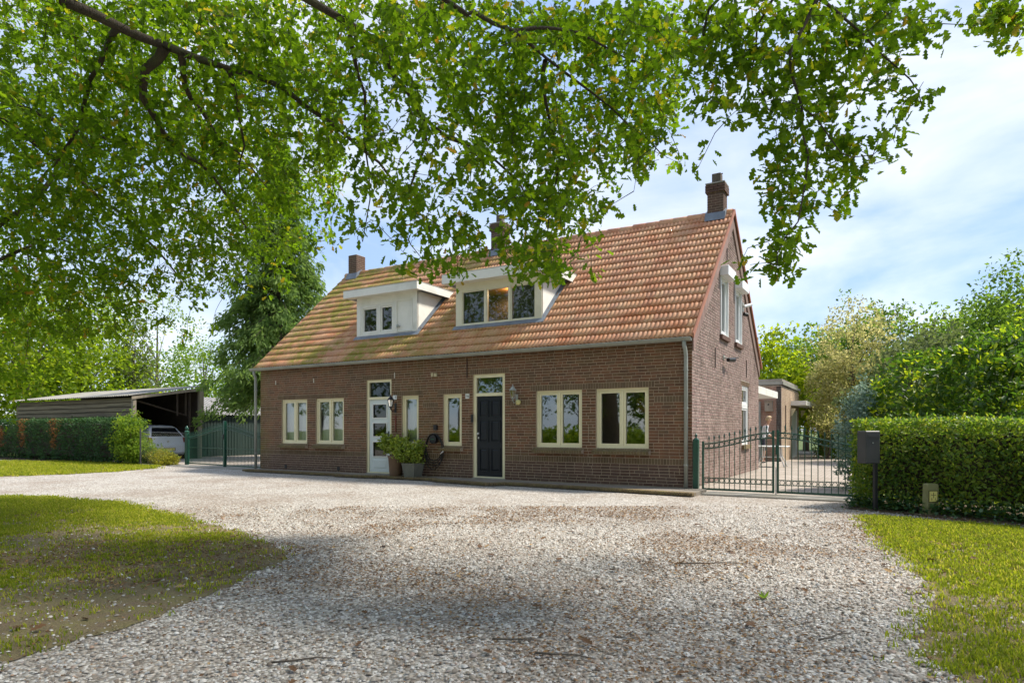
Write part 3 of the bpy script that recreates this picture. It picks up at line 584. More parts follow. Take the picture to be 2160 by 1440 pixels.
# gable wall
GW = {'G1': (2.58, 3.36, HB+3.58, HB+5.02), 'G2': (4.28, 5.08, HB+3.58, HB+5.02), 'G3': (5.24, 6.20, HB+0.81, HB+2.48)}
gtop = lambda u: roofz(u)-0.10
gop = list(GW.values()); gb = [(5.1, 6.34, HB+2.48, HB+2.48+2*CH)]
us = [0.0, HD/2, HD]
wg = slab(gm, 0.022, HD, 0.0, gtop, gop+[(HD/2, HD/2, 0, 0)], 0.008, 0.27, M['mortar_gable'], 'gable_wall', house)
lst = lay_bricks(0.0, HD, HB, gtop, gop, gb, 12)
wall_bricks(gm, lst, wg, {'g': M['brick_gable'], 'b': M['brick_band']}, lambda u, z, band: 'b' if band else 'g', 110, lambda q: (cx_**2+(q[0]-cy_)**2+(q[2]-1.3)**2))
# far walls and rooms
mb = MB(); mb.box(HX0, -0.3, HD-0.27, HD, 0.0, 3.2); mb.build('rear_wall', M['brick_dark'], house)
mb = MB(); mb.prism([(0.28, 0.0), (HD-0.28, 0.0), (HD-0.28, roofz(HD-0.28)-0.12), (HD/2, RZR-0.12), (0.28, roofz(0.28)-0.12)], 0, HX0, HX0+0.25); mb.build('far_gable_wall', M['brick_dark'], house)
mb = MB(); mb.box(HX0+0.3, -0.3, 0.32, HD-0.3, 0.0, 0.09); mb.box(HX0+0.3, -0.3, 0.32, HD-0.3, 2.78, 2.95); mb.build('floor', M['room'], house)
mb = MB(); mb.box(HX0+0.3, -0.3, 3.9, 4.0, 0.1, 2.77); mb.box(-9.75, -9.65, 0.32, 3.88, 0.1, 2.77); mb.box(-4.4, -4.3, 0.32, 3.88, 0.1, 2.77); mb.box(-8.1, -8.0, 0.32, 3.88, 0.1, 2.77); mb.build('inner_wall', M['room'], house)
mb = MB(); mb.box(HX0+0.3, -0.3, 3.6, 3.7, 2.96, 6.4); mb.build('attic_wall', M['room_dark'], house)
# brick verge bands on the gable, following the rake
for s in (0, 1):
    mb = MB(); e = 0.26
    pts = [(-0.02, roofz(0.0)-0.10-0.0), (RYR, RZR-0.11), (RYR, RZR-0.11-e*1.3), (-0.02+0.02, roofz(0.0)-0.10-e*1.3)]
    if s: pts = [(HD-y, z) for y, z in pts]
    mb.prism(pts, 0, 0.004, 0.034); mb.build('rake_band', M['brick_gable'], house)
# ---- windows and doors
def frame_rect(mb, mp, u0, u1, z0, z1, t, d0, d1, tb=None, m=0):
    tb = tb or t
    mbox(mb, mp, u0, u0+t, d0, d1, z0, z1, m); mbox(mb, mp, u1-t, u1, d0, d1, z0, z1, m)
    mbox(mb, mp, u0+t, u1-t, d0, d1, z1-t, z1, m); mbox(mb, mp, u0+t, u1-t, d0, d1, z0, z0+tb, m)
def pane(mp, u0, u1, z0, z1, d, parent, mat=None):
    mb = MB(); v = [mp(u0, d, z0), mp(u1, d, z0), mp(u1, d, z1), mp(u0, d, z1)]; mb.add(v, [(0, 1, 2, 3)]); return mb.build('pane', mat or M['glass'], parent)
def window(mp, u0, u1, z0, z1, lights, parent=None, t=0.055, d=0.05, mat=None, sash=0.05, cols=None, dark=None):
    mat = mat or M['cream']; mb = MB(); frame_rect(mb, mp, u0, u1, z0, z1, t, d, d+0.11, t*1.1)
    wi = u1-u0-2*t; cols = cols or [1/lights]*lights; edges = [u0+t+wi*sum(cols[:i]) for i in range(lights+1)]
    for e in edges[1:-1]: mbox(mb, mp, e-0.022, e+0.022, d, d+0.11, z0+t*1.1, z1-t)
    wo = mb.build('window', mat, parent or house)
    for i in range(lights):
        a = edges[i]+(0.022 if i else 0)+0.002; b = edges[i+1]-(0.022 if i < lights-1 else 0)-0.002
        mb = MB(); frame_rect(mb, mp, a, b, z0+t*1.1+0.002, z1-t-0.002, sash, d+0.018, d+0.085); mb.build('sash', mat, wo)
        pane(mp, a+sash-.004, b-sash+.004, z0+t*1.1+sash-.004, z1-t-sash+.004, d+0.055, wo, dark)
    return wo
def curtain(u0, u1, z0, z1, d, parent):
    n = int((u1-u0)/0.018); mb = MB(); r = random.Random(int(u0*100))
    ph = 0; xs = []
    for i in range(n+1):
        ph += r.uniform(0.5, 1.1); xs.append((u0+(u1-u0)*i/n, d+0.022*math.sin(ph)))
    for i, (x, y) in enumerate(xs): mb.v += [(x, y, z0), (x, y+0.01*math.sin(i), z1)]
    mb.f = [(2*i, 2*i+2, 2*i+3, 2*i+1) for i in range(n)]; mb.m = [0]*n; return mb.build('curtain', M['curtain'], parent, smooth=True)
wins = {}
for k, (a, b) in WIN.items():
    wo = window(fm, a, b, WZ0, WZ1, 1 if k in 'CD' else 2, t=0.05); wins[k] = wo
    mb = MB(); mbox(mb, fm, a-0.02, b+0.02, 0.272, 0.30, WZ0-0.06, WZ0+0.02); mb.build('inner_sill', M['white'], wo)
    if k in 'ABC': curtain(a+0.04, b-0.04, WZ0+0.03, WZ1-0.05, 0.24, wo)
    if k == 'C': tag(wo, 'narrow cream window with net curtain behind potted plants')
    # sloping brick sill, each brick laid on edge
    if k != 'C' or True:
        n = round((b-a+0.10)/0.066); w_ = (b-a+0.10)/n; ms = MB()
        prof = [(-0.135, WZ0-0.125), (-0.145, WZ0-0.060), (0.045, WZ0+0.006), (0.045, WZ0-0.125)]
        so_ = MB(); so_.prism([(-0.126, WZ0-0.128), (-0.136, WZ0-0.066), (0.045, WZ0-0.002), (0.045, WZ0-0.128)], 0, a-0.048, b+0.048); sill = so_.build('sill', M['mortar'], house)
        ms.prism([(p[0], p[1]-WZ0) for p in prof], 0, -w_/2+0.005, w_/2-0.005); me_s = ms.mesh('brick', M['brick_sill'])
        for i in range(n): link_mesh('brick', me_s, sill, (a-0.05+(i+0.5)*w_, 0, WZ0))
def panel(mb, mp, u0, u1, z0, z1, d, dep=0.012, m=0):
    # raised-and-fielded panel
    e = 0.03
    v = [mp(u0, d, z0), mp(u1, d, z0), mp(u1, d, z1), mp(u0, d, z1), mp(u0+e, d-dep, z0+e), mp(u1-e, d-dep, z0+e), mp(u1-e, d-dep, z1-e), mp(u0+e, d-dep, z1-e)]
    mb.add(v, [(4, 5, 6, 7), (0, 1, 5, 4), (1, 2, 6, 5), (2, 3, 7, 6), (3, 0, 4, 7)], m)
# left door: pale grey with three glass lights
a, b = DOORS['L']; mb = MB(); frame_rect(mb, fm, a, b, HB+0.02, DZ1, 0.07, 0.04, 0.15, 0.03); mbox(mb, fm, a+0.07, b-0.07, 0.038, 0.15, HB+2.08, HB+2.15); dl = mb.build('door', M['cream'], house); dl['label'] = 'pale grey front door with three glass lights'
z0, z1 = HB+0.055, HB+2.075; u0, u1 = a+0.075, b-0.075
mb = MB(); mbox(mb, fm, u0, u0+0.12, 0.06, 0.105, z0, z1); mbox(mb, fm, u1-0.12, u1, 0.06, 0.105, z0, z1)
rows = [(z0+0.42, z0+0.85), (z0+0.98, z0+1.38), (z0+1.50, z0+1.90)]; ed = [z0]+[v for r_ in rows for v in r_]+[z1]
for q0, q1 in zip(ed[0::2], ed[1::2]): mbox(mb, fm, u0+0.12, u1-0.12, 0.06, 0.105, q0, q1)
panel(mb, fm, u0+0.13, u1-0.13, z0+0.10, z0+0.36, 0.0595, 0.010); lf = mb.build('leaf', M['grey_door'], dl)
for q0, q1 in rows:
    mb = MB(); frame_rect(mb, fm, u0+0.115, u1-0.115, q0-0.005, q1+0.005, 0.022, 0.045, 0.062); mb.build('bead', M['white'], dl)
    pane(fm, u0+0.12, u1-0.12, q0, q1, 0.085, dl, M['glass_dark'])
pane(fm, a+0.07, b-0.07, HB+2.15, DZ1-0.07, 0.09, dl, M['glass_dark'])
mb = MB(); mbox(mb, fm, u1-0.075, u1-0.045, 0.045, 0.06, z0+0.98, z0+1.14); mb.tube([(u1-0.06, 0.045, z0+1.08), (u1-0.06, 0.01, z0+1.08), (u1-0.17, 0.008, z0+1.08)], 0.009, 8); mb.build('handle', M['black'], dl)
# right door: dark six panel door
a, b = DOORS['R']; mb = MB(); frame_rect(mb, fm, a, b, HB+0.02, DZ1, 0.085, 0.04, 0.15, 0.03); mbox(mb, fm, a+0.085, b-0.085, 0.038, 0.15, HB+2.08, HB+2.16); dr = mb.build('door', M['cream'], house); dr['label'] = 'dark blue-black panelled front door'
u0, u1 = a+0.09, b-0.09; mb = MB(); mbox(mb, fm, u0, u1, 0.07, 0.115, z0, z1); lf = mb.build('leaf', M['dark_door'], dr)
mdl = (u0+u1)/2
for q0, q1 in ((0.12, 0.72), (0.80, 0.98) if False else (0.86, 1.42), (1.50, 1.92)):
    for s0, s1 in ((u0+0.07, mdl-0.035), (mdl+0.035, u1-0.07)):
        mb = MB(); frame_rect(mb, fm, s0, s1, z0+q0, z0+q1, 0.02, 0.052, 0.0715); panel(mb, fm, s0+0.035, s1-0.035, z0+q0+0.035, z0+q1-0.035, 0.0695, 0.012); mb.build('door_panel', M['dark_door'], dr)
pane(fm, a+0.085, b-0.085, HB+2.16, DZ1-0.085, 0.09, dr)
mb = MB(); mb.tube([(u0+0.05, 0.07, z0+1.08), (u0+0.05, 0.045, z0+1.08)], 0.028, 12); mb.tube([(u0+0.05, 0.045, z0+1.08), (u0+0.05, 0.012, z0+1.08)], [0.012, 0.03], 12); mb.tube([(u0+0.05, 0.07, z0+0.97), (u0+0.05, 0.055, z0+0.97)], 0.024, 12); mb.build('handle', M['steel'], dr)
mb = MB(); mb.box(a-0.02, b+0.02, -0.02, 0.16, 0.0, HB+0.018); mb.build('threshold', M['concrete'], house)
mb = MB(); mb.box(DOORS['L'][0]-0.02, DOORS['L'][1]+0.02, -0.02, 0.16, 0.0, HB+0.018); mb.build('threshold', M['concrete'], house)
# gable windows with roller-shutter boxes
for k in ('G1', 'G2'):
    a, b, q0, q1 = GW[k]; wo = window(gm, a, b, q0, q1, 1, t=0.06, mat=M['white_clean'], d=0.015)
    mb = MB(); frame_rect(mb, gm, a-0.01, b+0.01, q0-0.01, q1, 0.035, -0.03, 0.014); mb.build('shutter_rail', M['white_clean'], wo)
    mb = MB(); mbox(mb, gm, a-0.05, b+0.05, -0.21, -0.0, q1-0.02, q1+0.22, bev=0.008); mb.build('shutter_box', M['white_clean'], wo)
    mb = MB(); mbox(mb, gm, a-0.06, b+0.06, -0.07, 0.0, q0-0.12, q0-0.012); mb.build('sill', M['brick_dark'], wo)
a, b, q0, q1 = GW['G3']; wo = window(gm, a, b, q0, q0+1.10, 1, t=0.06, mat=M['white_clean'], d=0.03); window(gm, a, b, q0+1.105, q1, 1, t=0.06, mat=M['white_clean'], d=0.03)
mb = MB(); mbox(mb, gm, a-0.06, b+0.06, -0.07, 0.0, q0-0.12, q0-0.005); mb.build('sill', M['brick_sill'], wo)

# ---- roof: pantiles with two rolls each
roof = MB()
def roofsheet(y0, y1, dz): roof.add([(HX0-0.02, y0, roofz(y0)-dz), (0.03, y0, roofz(y0)-dz), (0.03, y1, roofz(y1)-dz), (HX0-0.02, y1, roofz(y1)-dz)], [(0, 1, 2, 3)])
roofsheet(0.0, RYR, 0.09); roofsheet(RYR, HD, 0.09); roofo = roof.build('roof', M['wood_dark'], house)
def tile_mat():
    m, nt, b, o = newmat('clay_roof_tile'); r = rndval(nt)
    c = ramp(nt, r, [(0, (0.44, 0.135, 0.048)), (0.3, (0.53, 0.18, 0.062)), (0.55, (0.57, 0.225, 0.085)), (0.8, (0.60, 0.29, 0.125)), (1, (0.48, 0.15, 0.056))])
    # pale lichen bloom, with creamy sheen highlights put into the clay colour
    c = mixc(nt, math2(nt, 'MULTIPLY', noisef(nt, 1.2, 0.35, 0.70, 6, 'World', rough=0.7), 0.5), c, (0.66, 0.48, 0.33))
    c = mixc(nt, math2(nt, 'MULTIPLY', noisef(nt, 35, 0.45, 0.8, 4, 'World'), 0.42), c, (0.74, 0.60, 0.40))
    c = mixc(nt, math2(nt, 'MULTIPLY', noisef(nt, 14, 0.52, 0.8, 5, 'World'), 0.4), c, (0.16, 0.07, 0.035))
    g = N(nt, 'ShaderNodeNewGeometry'); sx = N(nt, 'ShaderNodeSeparateXYZ'); nt.links.new(g.outputs['Position'], sx.inputs[0])
    mr = N(nt, 'ShaderNodeMapRange'); mr.inputs[1].default_value = -3.5; mr.inputs[2].default_value = -9.5; nt.links.new(sx.outputs[0], mr.inputs[0])
    k = math2(nt, 'MULTIPLY', mr.outputs[0], math2(nt, 'MULTIPLY', noisef(nt, 0.75, 0.45, 0.58, 7, 'World', rough=0.75), noisef(nt, 6, 0.25, 0.5, 4, 'World')))
    c = mixc(nt, math2(nt, 'MULTIPLY', k, 1.0), c, (0.28, 0.24, 0.03))
    nt.links.new(c, b.inputs['Base Color']); b.inputs['Roughness'].default_value = 0.62; b.inputs['Specular IOR Level'].default_value = 0.45
    bump(nt, b, noisef(nt, 70, 0.2, 0.8, 4, 'World'), 0.3, 0.004); return m
M['tile'] = tile_mat()
TW, NR = 0.2085, 17; SL = math.hypot(RYR-RY0, RZR-RZ0); TG = SL/NR; NC = int(round((0.06-(HX0-0.12))/TW)); TX0 = HX0-0.12; TW = (0.06-TX0)/NC
# template: x across, y up the slope, z out of the roof plane
prof = [(0.0, 0.006), (0.10, 0.026), (0.24, 0.030), (0.36, 0.012), (0.44, 0.000), (0.54, 0.006), (0.63, 0.026), (0.77, 0.030), (0.89, 0.012), (0.97, 0.000), (1.04, 0.006)]
tv_ = []; tf_ = []; k = len(prof)
for y, lift in ((-0.030, 0.018), (TG+0.02, -0.012)):
    for x, z in prof: tv_.append((x*TW, y, z+lift))
for x, z in prof: tv_.append((x*TW, -0.030, z+0.018-0.018))
for i in range(k-1): tf_ += [(i, i+1, k+i+1, k+i), (2*k+i, 2*k+i+1, i+1, i)]
tv_ = np.array(tv_); ca, sa = math.cos(RA), math.sin(RA)
def tomap(p, side):
    y = p[:, 1]*ca-p[:, 2]*sa; z = p[:, 1]*sa+p[:, 2]*ca
    return np.c_[p[:, 0], y, z] if not side else np.c_[p[:, 0], -y, z]
base = tomap(tv_, 0); me_t = bpy.data.meshes.new('roof_tile'); me_t.from_pydata([tuple(p) for p in base], [], tf_); me_t.materials.append(M['tile']); me_t.polygons.foreach_set('use_smooth', [i % 2 == 0 for i in range(len(tf_))]); me_t.update()
cells = []
DORM = [(-10.2, -7.9, 0.60, 5.35), (-6.58, -3.94, 0.62, 5.40)]
for row in range(NR):
    for c_ in range(NC):
        y = RY0+row*TG*ca; z = RZ0+row*TG*sa; x = TX0+c_*TW
        if any(a+0.05 < x+TW/2 < b-0.05 and y > yy+0.10 and z < zz-0.25 for a, b, yy, zz in DORM): continue
        cells.append((x, y, z, (x-CAM[0])**2+(y-CAM[1])**2+(z-CAM[2])**2))
cells.sort(key=lambda q: q[3]); AV = []; AF = []; AR = []; sm = []
for i, (x, y, z, _) in enumerate(cells):
    j = rng.normal(0, 0.002, 3)
    if i < 300: link_mesh('roof_tile', me_t, roofo, (x+j[0], y+j[1], z+j[2])); continue
    n0 = len(AV)*1; AF += [tuple(len(AV)+q for q in f) for f in tf_]; AV += [tuple(p) for p in (base+[x, y, z]+j)]; AR += [rng.random()]*len(base)
back = tomap(tv_, 1)
for row in range(NR):
    for c_ in range(NC):
        y = HD-RY0-row*TG*ca; z = RZ0+row*TG*sa; x = TX0+c_*TW
        AF += [tuple(len(AV)+q for q in f[::-1]) for f in tf_]; AV += [tuple(p) for p in (back+[x, y, z])]; AR += [rng.random()]*len(base)
mb = MB(); mb.v = AV; mb.f = AF; mb.m = [0]*len(AF); mb.r = AR
o = mb.build('roof_tiles', M['tile'], roofo, kind='stuff'); o.data.polygons.foreach_set('use_smooth', [i % 2 == 0 for i in range(len(AF))])
# ridge tiles
rt = MB(); nseg = 7; Lr = 0.40
for e, rad in ((-0.02, 0.125), (Lr, 0.112), (-0.02, 0.108)):
    for i in range(nseg+1):
        a = math.radians(-20+220*i/nseg); rt.v.append((e, rad*math.cos(a), rad*math.sin(a)))
for i in range(nseg): rt.f += [(i, i+1, nseg+1+i+1, nseg+1+i), (i, 2*(nseg+1)+i, 2*(nseg+1)+i+1, i+1)]; rt.m += [0, 0]
me_r = rt.mesh('ridge_tile', M['tile'], True); x = TX0
while x < -0.33: link_mesh('ridge_tile', me_r, roofo, (x, RYR, RZR-0.045+rng.normal(0, .004))); x += 0.385
# verge strip along the near gable
mb = MB(); mb.prism([(RY0-0.02, RZ0-0.05), (RY0-0.02, RZ0+0.055), (RYR, RZR+0.055), (RYR, RZR-0.05)], 0, 0.052, 0.085); mb.build('verge', plain('verge_clay', (0.36, 0.16, 0.10), (0.28, 0.11, 0.07), 6, 0.8, world=True), roofo)
mb = MB(); mb.prism([(HD-RY0+0.02, RZ0-0.05), (HD-RY0+0.02, RZ0+0.055), (RYR, RZR+0.055), (RYR, RZR-0.05)], 0, 0.052, 0.085); mb.build('verge', bpy.data.materials['verge_clay'], roofo)
# ---- gutter and downpipes
def gutter(x0, x1):
    mb = MB(); n = 8; cyy, czz = -0.155, RZ0-0.035; rr_ = 0.068
    for x in (x0, x1):
        for i in range(n+1): a = math.pi+math.pi*i/n; mb.v.append((x, cyy+rr_*math.cos(a), czz+rr_*math.sin(a)))
        for i in range(n+1): a = math.pi+math.pi*i/n; mb.v.append((x, cyy+(rr_-0.006)*math.cos(a), czz+(rr_-0.006)*math.sin(a)))
    s = 2*(n+1)
    for i in range(n): mb.f += [(i, i+1, s+i+1, s+i), (n+1+i, s+n+1+i, s+n+1+i+1, n+1+i+1)]; mb.m += [0, 0]
    for e in (0, s): mb.f.append(tuple(e+i for i in range(n+1))); mb.m.append(0)
    mb.tube([(x0, cyy-rr_, czz+0.003), (x1, cyy-rr_, czz+0.003)], 0.011, 8); return mb
gu = gutter(-13.98, 0.02).build('gutter', M['zinc'], house)
for i in range(24):
    x = -13.8+i*0.595; mb = MB(); n = 8; pts = [(x, -0.155+0.072*math.cos(math.pi+math.pi*q/n), RZ0-0.035+0.072*math.sin(math.pi+math.pi*q/n)) for q in range(n+1)]; mb.tube(pts, 0.006, 6); mb.build('bracket', M['zinc'], gu)
for x, off in ((-0.13, 1), (-13.83, -1)):
    yy = -0.075; zt = RZ0-0.10; mb = MB()
    pts = [(x, -0.155, zt+0.03), (x, -0.155, zt-0.08), (x+0.015, -0.12, zt-0.17), (x+0.02*off, yy, zt-0.30), (x+0.02*off, yy, zt-0.40), (x+0.02*off, yy, 0.08)]
    mb.tube(pts, 0.042, 12); dp = mb.build('downpipe', M['zinc'], house, smooth=True)
    for zz in (2.55, 1.75, 0.55):
        mb = MB(); mb.tube([(x+0.02*off, yy, zz), (x+0.02*off, yy, zz+0.035)], 0.048, 12); mb.box(x+0.02*off-.012, x+.02*off+.012, yy, 0.0, zz+.005, zz+.03); mb.build('clip', M['zinc'], dp)
# ---- chimneys
def chimney(x, y, w_, dpt, z0, z1, cap, pot, label):
    ch = MB(); ch.box(x-w_/2+.006, x+w_/2-.006, y-dpt/2+.006, y+dpt/2-.006, z0, z1-0.01); co = ch.build('chimney', M['mortar'], house); co['label'] = label
    r = random.Random(int(abs(x)*10)); mb = MB(); rn = []
    for c_ in range(int((z1-z0)/CH)):
        a = z0+c_*CH+.006; b = a+CH-.012; ex = 0.045 if (cap and c_ >= int((z1-z0)/CH)-3) else 0.0
        for axis in (0, 1):
            half = (w_ if axis == 0 else dpt)/2+ex; oth = (dpt if axis == 0 else w_)/2+ex
            for sgn in (-1, 1):
                u = -half
                first = (c_+axis) % 2
                while u < half-0.02:
                    L = 0.11 if first else 0.22; first = 0; v = min(u+L, half)
                    if half-v < 0.05: v = half
                    o0, o1 = (oth-0.03, oth) if sgn > 0 else (-oth, -oth+0.03)
                    n0 = len(mb.v)
                    if axis == 0: mb.box(x+u+.005, x+v-.005, y+o0, y+o1, a, b)
                    else: mb.box(x+o0-.001*sgn, x+o1-.001*sgn, y+u+.006, y+v-.006, a, b)
                    rn += [r.random()]*8; u = v
    mb.r = rn; mb.build('brickwork', M['brick_dark'], co, kind='stuff')
    if cap:
        m2 = MB(); m2.box(x-w_/2-.04, x+w_/2+.04, y-dpt/2-.04, y+dpt/2+.04, z1-0.012, z1+0.02); m2.build('cap', M['concrete'], co)
    if pot:
        m2 = MB(); m2.bevbox(x-pot, x+pot, y-pot, y+pot, z1+0.02, z1+0.30, 0.01); m2.box(x-pot-.02, x+pot+.02, y+pot*.3, y+pot*.5, z1+0.301, z1+0.33); m2.build('flue', M['bark_grey'], co)
    m2 = MB(); m2.prism([(y-dpt/2-0.10, roofz(y-dpt/2-0.10)+0.05), (y-dpt/2-0.015, roofz(y-dpt/2)+0.18), (y, roofz(y)+0.12), (y+dpt/2+.1, roofz(y+dpt/2+.1)+.05), (y, roofz(y)-.1)], 0, x-w_/2-0.05, x+w_/2+0.05); m2.build('flashing', M['lead'], co)
chimney(-0.38, RYR, 0.42, 0.44, 6.55, 7.80, True, 0.115, 'capped brick chimney with square flue at the near gable')
chimney(-7.15, RYR, 0.44, 0.44, 6.6, 7.85, True, 0.10, 'brick chimney in the middle of the ridge')
chimney(-13.35, RYR, 0.40, 0.46, 6.4, 7.70, False, 0, 'short plain chimney at the far end of the ridge')
# ---- dormers
def dormer(x0, x1, yf, zt, ht, fx0, fx1, label):
    zb = roofz(yf)-0.02; yb = RY0+(zt-RZ0)/RT
    mb = MB(); mb.prism([(yf+.02, zb-.1), (yf+.02, zt-.01), (yb+.1, zt-.01)], 0, x1-0.08, x1-0.0); do = mb.build('dormer', M['white'], house); do['label'] = label
    mb = MB(); mb.prism([(yf+.02, zb-.1), (yf+.02, zt-.01), (yb+.1, zt-.01)], 0, x0+0.02, x0+0.08); mb.build('cheek', M['white'], do)
    mb = MB(); mb.box(fx0, fx1, yf-0.24, yb+0.25, zt, zt+ht-0.03); mb.build('roof_deck', M['lead'], do)
    mb = MB(); mb.box(fx0-.03, fx1+.03, yf-0.275, yf-0.245, zt-0.02, zt+ht); mb.build('fascia', M['white'], do)
    for x in (fx0-.03, fx1+.003):
        mb = MB(); yy = RY0+(zt+0.04-RZ0)/RT
        mb.prism([(yf-0.243, zt-0.02), (yf-0.243, zt+ht), (yy+0.25, zt+ht), (yy-0.02, zt-0.02)], 0, x, x+.027); mb.build('side_fascia', M['white'], do)
    mb = MB(); mb.box(fx0+.002, fx1-.002, yf-0.24, yf+0.0, zt-0.016, zt-0.002); mb.build('soffit', M['white'], do)
    mb = MB(); mb.tube([(fx0-.03, yf-.272, zt+ht+.004), (fx1+.03, yf-.272, zt+ht+.004), (fx1+.03, yb+.2, zt+ht+.004)], 0.011, 6); mb.build('edge_trim', M['zinc'], do)
    # lead apron and side soakers
    mb = MB(); mb.prism([(yf-0.10, roofz(yf-0.10)+0.055), (yf+0.0, roofz(yf)+0.075), (yf+0.0, roofz(yf)+0.0)], 0, x0-0.06, x1+0.08); mb.build('apron', M['lead'], do)
    mb = MB(); mb.add([(x1+.002, yf, roofz(yf)+.06), (x1+.09, yf, roofz(yf)+.055), (x1+.09, yb, roofz(yb)+.055), (x1+.002, yb, roofz(yb)+.06), (x1+.004, yf, roofz(yf)+.13), (x1+.004, yb-.1, roofz(yb-.1)+.13)], [(0, 1, 2, 3), (0, 3, 5, 4)]); mb.build('soaker', M['lead'], do)
    return do, zb
d1, zb = dormer(-10.2, -7.9, 0.66, 5.24, 0.19, -10.45, -7.72, 'smaller left dormer with two panes and a white panel')
mb = MB(); u0, u1 = -10.2, -7.9; zt = 5.235; yf = 0.66
mb.box(u0+.081, u1-.081, yf+.005, yf+.05, 4.99, zt); mb.box(u0, u0+.16, yf, yf+.05, zb+.03, zt-.002); mb.box(u1-.16, u1-.0, yf, yf+.05, zb+.03, zt-.002); mb.box(u0+.161, u1-.161, yf+.002, yf+.06, zb+.03, zb+.11); mb.box(-8.74, -8.68, yf+.003, yf+.05, zb+.11, 4.99); mb.build('facing', M['white'], d1)
window(fm, -10.03, -9.335, zb+.112, 4.985, 1, d1, t=0.06, d=yf+.004, sash=0.045, mat=M['white'], dark=M['glass_dorm']); window(fm, -9.33, -8.745, zb+.112, 4.985, 1, d1, t=0.06, d=yf+.004, sash=0.045, mat=M['white'], dark=M['glass_dorm'])
mb = MB(); mb.box(-8.675, -8.065, yf+.02, yf+.045, zb+.12, 5.04); frame_rect(mb, fm, -8.675, -8.065, zb+.12, 5.04, 0.03, yf-.006, yf+.02); mb.build('blank_panel', M['white'], d1)
mb = MB(); mb.lathe([(0.03, 0), (0.045, 0.02), (0.045, 0.07), (0.02, 0.09)], (-8.58, yf-.04, zb+.24), 10); mb.build('vent_cowl', M['steel'], d1)
d2, zb = dormer(-6.58, -3.94, 0.68, 5.26, 0.22, -6.82, -3.72, 'larger right dormer with three screened panes')
u0, u1 = -6.58, -3.94; yf = 0.68; zt = 5.255; mb = MB()
mb.box(u0+.081, u1-.081, yf+.005, yf+.05, 5.10, zt); mb.box(u0, u0+.13, yf, yf+.05, zb+.03, zt-.002); mb.box(u1-.13, u1, yf, yf+.05, zb+.03, zt-.002); mb.build('facing', M['cream_pale'], d2)
wd2 = window(fm, u0+.131, u1-.131, zb+.05, 5.098, 3, d2, t=0.06, d=yf+.004, sash=0.03, cols=[.335, .33, .335], mat=M['cream_pale'], dark=M['glass_dorm'])
for a, b in ((u0+.16, u0+.90), (u1-.90, u1-.16)):
    mb = MB(); mb.box(a, b, yf+0.11, yf+0.115, zb+.09, 5.06); mb.build('insect_screen', M['screen'], d2)
mb = MB(); mb.box(u0+.1, u1-.1, 2.2, 2.25, 3.6, 5.2); mb.box(u0+.1, u1-.1, 0.9, 2.25, 5.12, 5.16); mb.build('room_panelling', M['room_wood'], d2)
em, nt, b_, o_ = newmat('ceiling_spot'); b_.inputs['Emission Color'].default_value = (1, 0.78, 0.5, 1); b_.inputs['Emission Strength'].default_value = 12; b_.inputs['Base Color'].default_value = (1, .9, .7, 1)
sp = thing('ceiling_spot', (-5.25, 1.35, 5.09), 'lit ceiling spotlight behind the middle pane of the right dormer', 'light')
mb = MB(); mb.lathe([(0.06, 0), (0.06, 0.025)], (-5.25, 1.35, 5.085), 14); mb.build('lamp', em, sp)
ld = bpy.data.lights.new('ceiling_spot_light', 'POINT'); ld.energy = 9; ld.color = (1, 0.72, 0.42); ld.shadow_soft_size = 0.05; lo = bpy.data.objects.new('ceiling_spot_light', ld); COL.objects.link(lo); lo.location = (-5.25, 1.35, 5.0)
# ---- wall anchors, vents, small fixings
for mp, u, q0, q1, t, mt in ((fm, -5.74, 2.56, 3.05, 0.022, 'iron'), (fm, -12.98, 2.64, 2.77, 0.016, 'white'), (fm, -11.3, 2.64, 2.77, 0.016, 'white'), (fm, -8.15, 2.65, 2.80, 0.016, 'white'), (gm, 2.03, 2.71, 3.18, 0.03, 'iron'), (gm, 5.84, 2.74, 3.24, 0.03, 'iron'), (gm, 3.3, 5.55, 5.85, 0.03, 'iron')):
    mb = MB(); mbox(mb, mp, u-t/2, u+t/2, -0.018, -0.004, HB+q0, HB+q1); mb.build('wall_anchor', M[mt], house)
for u in (-12.53, -10.28):
    mb = MB(); mbox(mb, fm, u-0.05, u+0.05, -0.012, -0.004, HB+0.05, HB+0.16); mb.build('air_vent', M['black'], house)
mb = MB(); mbox(mb, fm, -8.13, -8.09, -0.02, -0.004, HB+1.18, HB+1.62); mb.build('iron_plate', plain('rust_red_plate', (0.16, 0.04, 0.025), None, 6, 0.7), house)
mb = MB(); mbox(mb, fm, -6.87, -6.80, -0.05, -0.004, HB+2.64, HB+2.73); mbox(mb, fm, -6.77, -6.69, -0.05, -0.004, HB+2.63, HB+2.72); mb.build('junction_box', plain('aged_plastic', (0.55, 0.48, 0.30), None, 6, 0.6), house)
mb = MB(); mbox(mb, fm, -5.615, -5.545, -0.035, -0.004, HB+1.42, HB+1.62, bev=0.006); mb.build('doorbell', M['black'], house)
